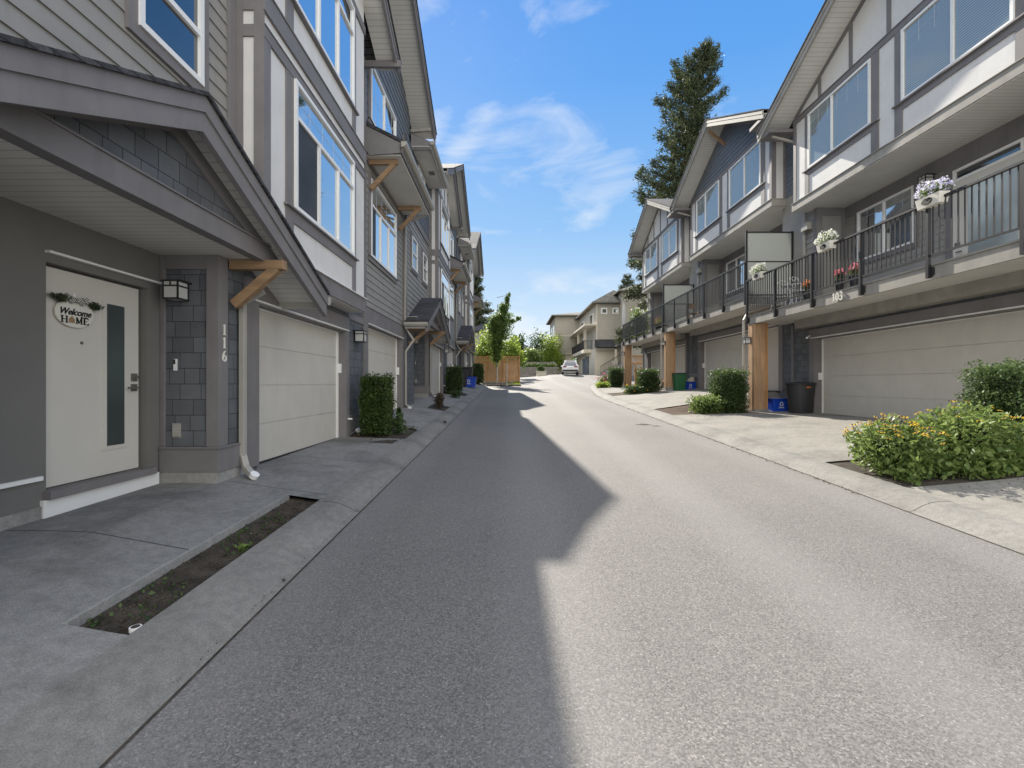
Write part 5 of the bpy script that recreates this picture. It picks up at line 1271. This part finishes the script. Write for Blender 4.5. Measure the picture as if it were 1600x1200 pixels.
# wrought bistro set
def bistro_chair(x, y, z, label, rz):
    T = thing('bistro_chair', (x, y, z), label, 'chair', 'white metal chairs on the balcony of number 103')
    rot = lambda u, v, w_: (x+u*math.cos(rz)-v*math.sin(rz), y+u*math.sin(rz)+v*math.cos(rz), z+w_)
    b = MB(rot); b.lathe((0, 0, .44), [(.2, 0), (.2, .015)], 16); b.build('seat', M['white'], T)
    for a, c in ((-1, -1), (-1, 1), (1, -1), (1, 1)):
        b = MB(rot); b.tube([(a*.2, c*.2, 0), (a*.13, c*.14, .22), (a*.15, c*.15, .45)], .011, 6); b.build('leg', M['white'], T)
    b = MB(rot); b.tube([(-.17, -.17, .44), (-.22, -.19, .7), (-.23, -.1, .88), (-.23, 0, .92), (-.23, .1, .88), (-.22, .19, .7), (-.17, .17, .44)], .011, 6)
    b.tube([(-.2, -.1, .46), (-.22, .05, .65), (-.23, -.06, .88)], .008, 6); b.tube([(-.2, .1, .46), (-.22, -.05, .65), (-.23, .06, .88)], .008, 6)
    b.build('backrest', M['white'], T)
bistro_chair(8.1, 13.7, 2.14, 'white wrought metal chair nearest the frosted screen', 1.4)
bistro_chair(8.1, 12.75, 2.14, 'white wrought metal chair beside the orange flowers', -1.6)
T = thing('bistro_table', (8.2, 13.2, 2.14), 'small round white metal table between the two balcony chairs', 'table')
b = MB(); b.lathe((8.2, 13.2, 2.84), [(.27, 0), (.27, .02)], 20); b.build('tabletop', M['white'], T)
b = MB(); b.tube([(8.2, 13.2, 2.16), (8.2, 13.2, 2.84)], .015, 8)
for k in range(3): b.tube([(8.2, 13.2, 2.4), (8.2+.22*math.cos(2.1*k), 13.2+.22*math.sin(2.1*k), 2.14)], .011, 6)
b.build('pedestal', M['white'], T)
# chair on the second balcony, pots, umbrella on the third
T = thing('wooden_chair', (8.3, 20.7, 2.75), 'brown wooden chair on the second balcony beside its frosted screen', 'chair')
b = MB(); b.box(8.1, 8.5, 20.5, 20.9, 3.18, 3.22); b.build('seat', M['beamwood'], T)
for a, c in ((8.12, 20.52), (8.46, 20.52), (8.12, 20.86), (8.46, 20.86)): b = MB(); b.box(a-.02, a+.02, c-.02, c+.02, 2.76, 3.65 if c > 20.7 else 3.18); b.build('leg', M['beamwood'], T)
b = MB(); b.box(8.1, 8.5, 20.85, 20.88, 3.45, 3.65); b.build('backrest', M['beamwood'], T)
pot(7.9, 24.0, 2.77, .22, 'pot of yellow and pink flowers on the farthest balcony', 'redp', 'lime', 'bin', .35)
bush((7.9, 22.9, 2.78), (.7, .7, .75), 'small green potted bush on the farthest balcony beside the screen', 900, .07, 'leaf', name='potted_plant', cat='plant')
T = thing('patio_umbrella', (7.6, 30.2, 2.8), 'closed white patio umbrella at the far end of the farthest balcony', 'umbrella')
b = MB(); b.lathe((7.6, 30.2, 3.7), [(.10, 0), (.13, .25), (.15, .8), (.10, 1.25), (.07, 1.5), (.015, 1.72)], 12); b.build('canopy', M['panel'], T)
b = MB(); b.tube([(7.6, 30.2, 2.78), (7.6, 30.2, 3.75)], .025, 8); b.build('pole', M['white'], T)

# ------------------------------------------------------------------ white car
def car(x, y, z, rz):
    T = thing('parked_car', (x, y, z), 'white hatchback SUV parked nose in beside the beige house', 'car')
    m = lambda a, l, h: (x+a*math.cos(rz)-l*math.sin(rz), y+a*math.sin(rz)+l*math.cos(rz), z+h)    # a across, l forward
    prof = [(0, .38, .82), (.02, .62, .86), (.0, .78, .88), (.10, .98, .87), (.28, 1.30, .72), (.5, 1.58, .62), (1.2, 1.66, .62), (2.3, 1.60, .62), (3.1, 1.10, .78), (4.2, .98, .84), (4.5, .75, .8), (4.55, .40, .78)]
    b = MB(m); V = []; F = []
    for l, h, hw in prof: V += [(-hw, l, h), (hw, l, h)]
    lo = len(V)
    for l, h, hw in prof: V += [(-.90, l+.0, min(h, .72)), (.90, l, min(h, .72)), (-.86, l, .32), (.86, l, .32)]
    for k in range(len(prof)-1):
        a, c = 2*k, 2*k+2; F.append((a, a+1, c+1, c))
        p, q = lo+4*k, lo+4*k+4
        F += [(a, c, q, p), (a+1, p+1, q+1, c+1), (p, q, q+2, p+2), (p+1, p+3, q+3, q+1), (p+2, q+2, q+3, p+3)]
    F += [(0, lo, lo+1, 1), (lo, lo+2, lo+3, lo+1)]
    b.add(V, F); b.build('body', M['carw'], T, bevel=.02)
    b = MB(m); b.add([(-.70, .07, 1.0), (.70, .07, 1.0), (.60, .28, 1.38), (-.60, .28, 1.38), (-.70, .12, .98), (.70, .12, .98), (.6, .33, 1.36), (-.6, .33, 1.36)], [(0, 1, 2, 3), (7, 6, 5, 4), (0, 4, 5, 1), (1, 5, 6, 2), (2, 6, 7, 3), (3, 7, 4, 0)])
    b.build('rear_window', M['glassdk'], T)
    for sg in (-1, 1):
        b = MB(m); b.add([(sg*.845, .45, 1.02), (sg*.80, 3.0, 1.02), (sg*.64, 2.3, 1.5), (sg*.66, .7, 1.48), (sg*.80, .45, 1.02), (sg*.76, 3.0, 1.02), (sg*.6, 2.3, 1.5), (sg*.62, .7, 1.48)], [(0, 1, 2, 3), (7, 6, 5, 4), (0, 4, 5, 1), (1, 5, 6, 2), (2, 6, 7, 3), (3, 7, 4, 0)])
        b.build('side_window', M['glassdk'], T)
        b = MB(m); b.box(sg*.62-.2, sg*.62+.2, -.025, .06, .83, .95); b.build('tail_light', M['tail'], T)
        b = MB(m); b.box(sg*.97-.08, sg*.97+.08, 3.0, 3.1, 1.0, 1.12); b.build('wing_mirror', M['carw'], T)
        for l in (.85, 3.6):
            b = MB(m); b.tube([(sg*.72, l, .33), (sg*.92, l, .33)], .33, 20); wh = b.build('wheel', M['bin'], T)
            b = MB(m); b.tube([(sg*.915, l, .33), (sg*.925, l, .33)], .2, 14); b.build('rim', M['chrome'], wh)
    b = MB(m); b.box(-.86, .86, -.04, .1, .36, .56); b.build('bumper', M['bin'], T)
    b = MB(m); b.box(-.26, .26, -.02, .03, .72, .84); b.build('number_plate', M['white'], T)
    b = MB(m); b.box(-.5, .5, .25, .5, 1.58, 1.62); b.build('spoiler', M['carw'], T)
M['carw'] = paint('white_car_paint', (.85, .85, .85), .2, .01, bump=0, spec=.6); M['tail'] = paint('red_lens', (.25, .01, .01), .2, .0, bump=0)
car(6.75, 50.5, zroad(6.75, 52.5)+.02, -.12)

# ------------------------------------------------------------------ small things on the ground
b = MB()
for cx, cy, s_ in ((3.6, 12.2, .7), (3.85, 11.9, .4)):
    n = 14; z = zroad(cx, cy)+.004
    pts = [(cx+s_*.28*(1+.35*math.sin(3*a+cx))*math.cos(a), cy+s_*.17*(1+.3*math.cos(4*a))*math.sin(a)) for a in [2*math.pi*k/n for k in range(n)]]
    b.add([(p[0], p[1], zroad(p[0], p[1])+.004) for p in pts], [tuple(range(n))])
tag(b.build('oil_stain', M['soil']), 'dark patched stain on the asphalt near the right kerb', 'stain')
b = MB(); b.tube([(-2.12, 2.58, -1.40), (-2.12, 2.58, -1.375)], .03, 16); b.mi = 1; b.tube([(-2.12, 2.58, -1.375), (-2.12, 2.58, -1.373)], .022, 14)
tag(b.build('pipe_cap', [M['white'], M['soil']], loc=(-2.12, 2.58, -1.4)), 'small round white pipe end at the near corner of the soil bed', 'pipe')
b = MB(); b.tube([(-1.78, 12.2, -1.04), (-1.74, 12.22, -1.0), (-1.70, 12.16, -1.03)], .025, 8)
tag(b.build('black_rag', M['bin'], loc=(-1.75, 12.2, -1.04)), 'small crumpled black scrap lying on the left kerb', 'litter')
z0 = zleft(-2.3, 8.75)
b = MB(); b.box(-2.75, -2.2, 8.55, 8.95, z0-.03, z0+.012)
tag(b.build('drain_cover', M['soil'], loc=(-2.45, 8.75, z0)), 'dark square drain cover in the driveway beside the left hedge bed', 'drain cover')

# leaf litter and grit along the kerbs and beds
P = []
for k in range(900):
    if k % 3 == 0: y = 2.2+24*rng.random()**1.4; x = -1.66-.05*rng.random(); z = zroad(x, y)+.012
    elif k % 3 == 1: y = 5.6+20*rng.random()**1.3; x = right_edge(y)-.08*rng.random(); z = zroad(x, y)+.012
    else:
        c = [(6.2, 13.3), (6.0, 5.4), (-2.5, 8.9), (6.2, 21.4), (-2.35, 10.5)][k % 5]; x = c[0]+rng.normal()*.5; y = c[1]+rng.normal()*.35
        z = (zleft(max(-3.2, min(-2.15, x)), y) if c[0] < 0 else zright(x, y))+.012
        if c[0] < 0: x = max(-3.2, min(-2.15, x))
    P.append((x, y, z))
tag(leaves('leaf_litter', np.array(P), .028, M['dead'], aspect=.5), kind='stuff')
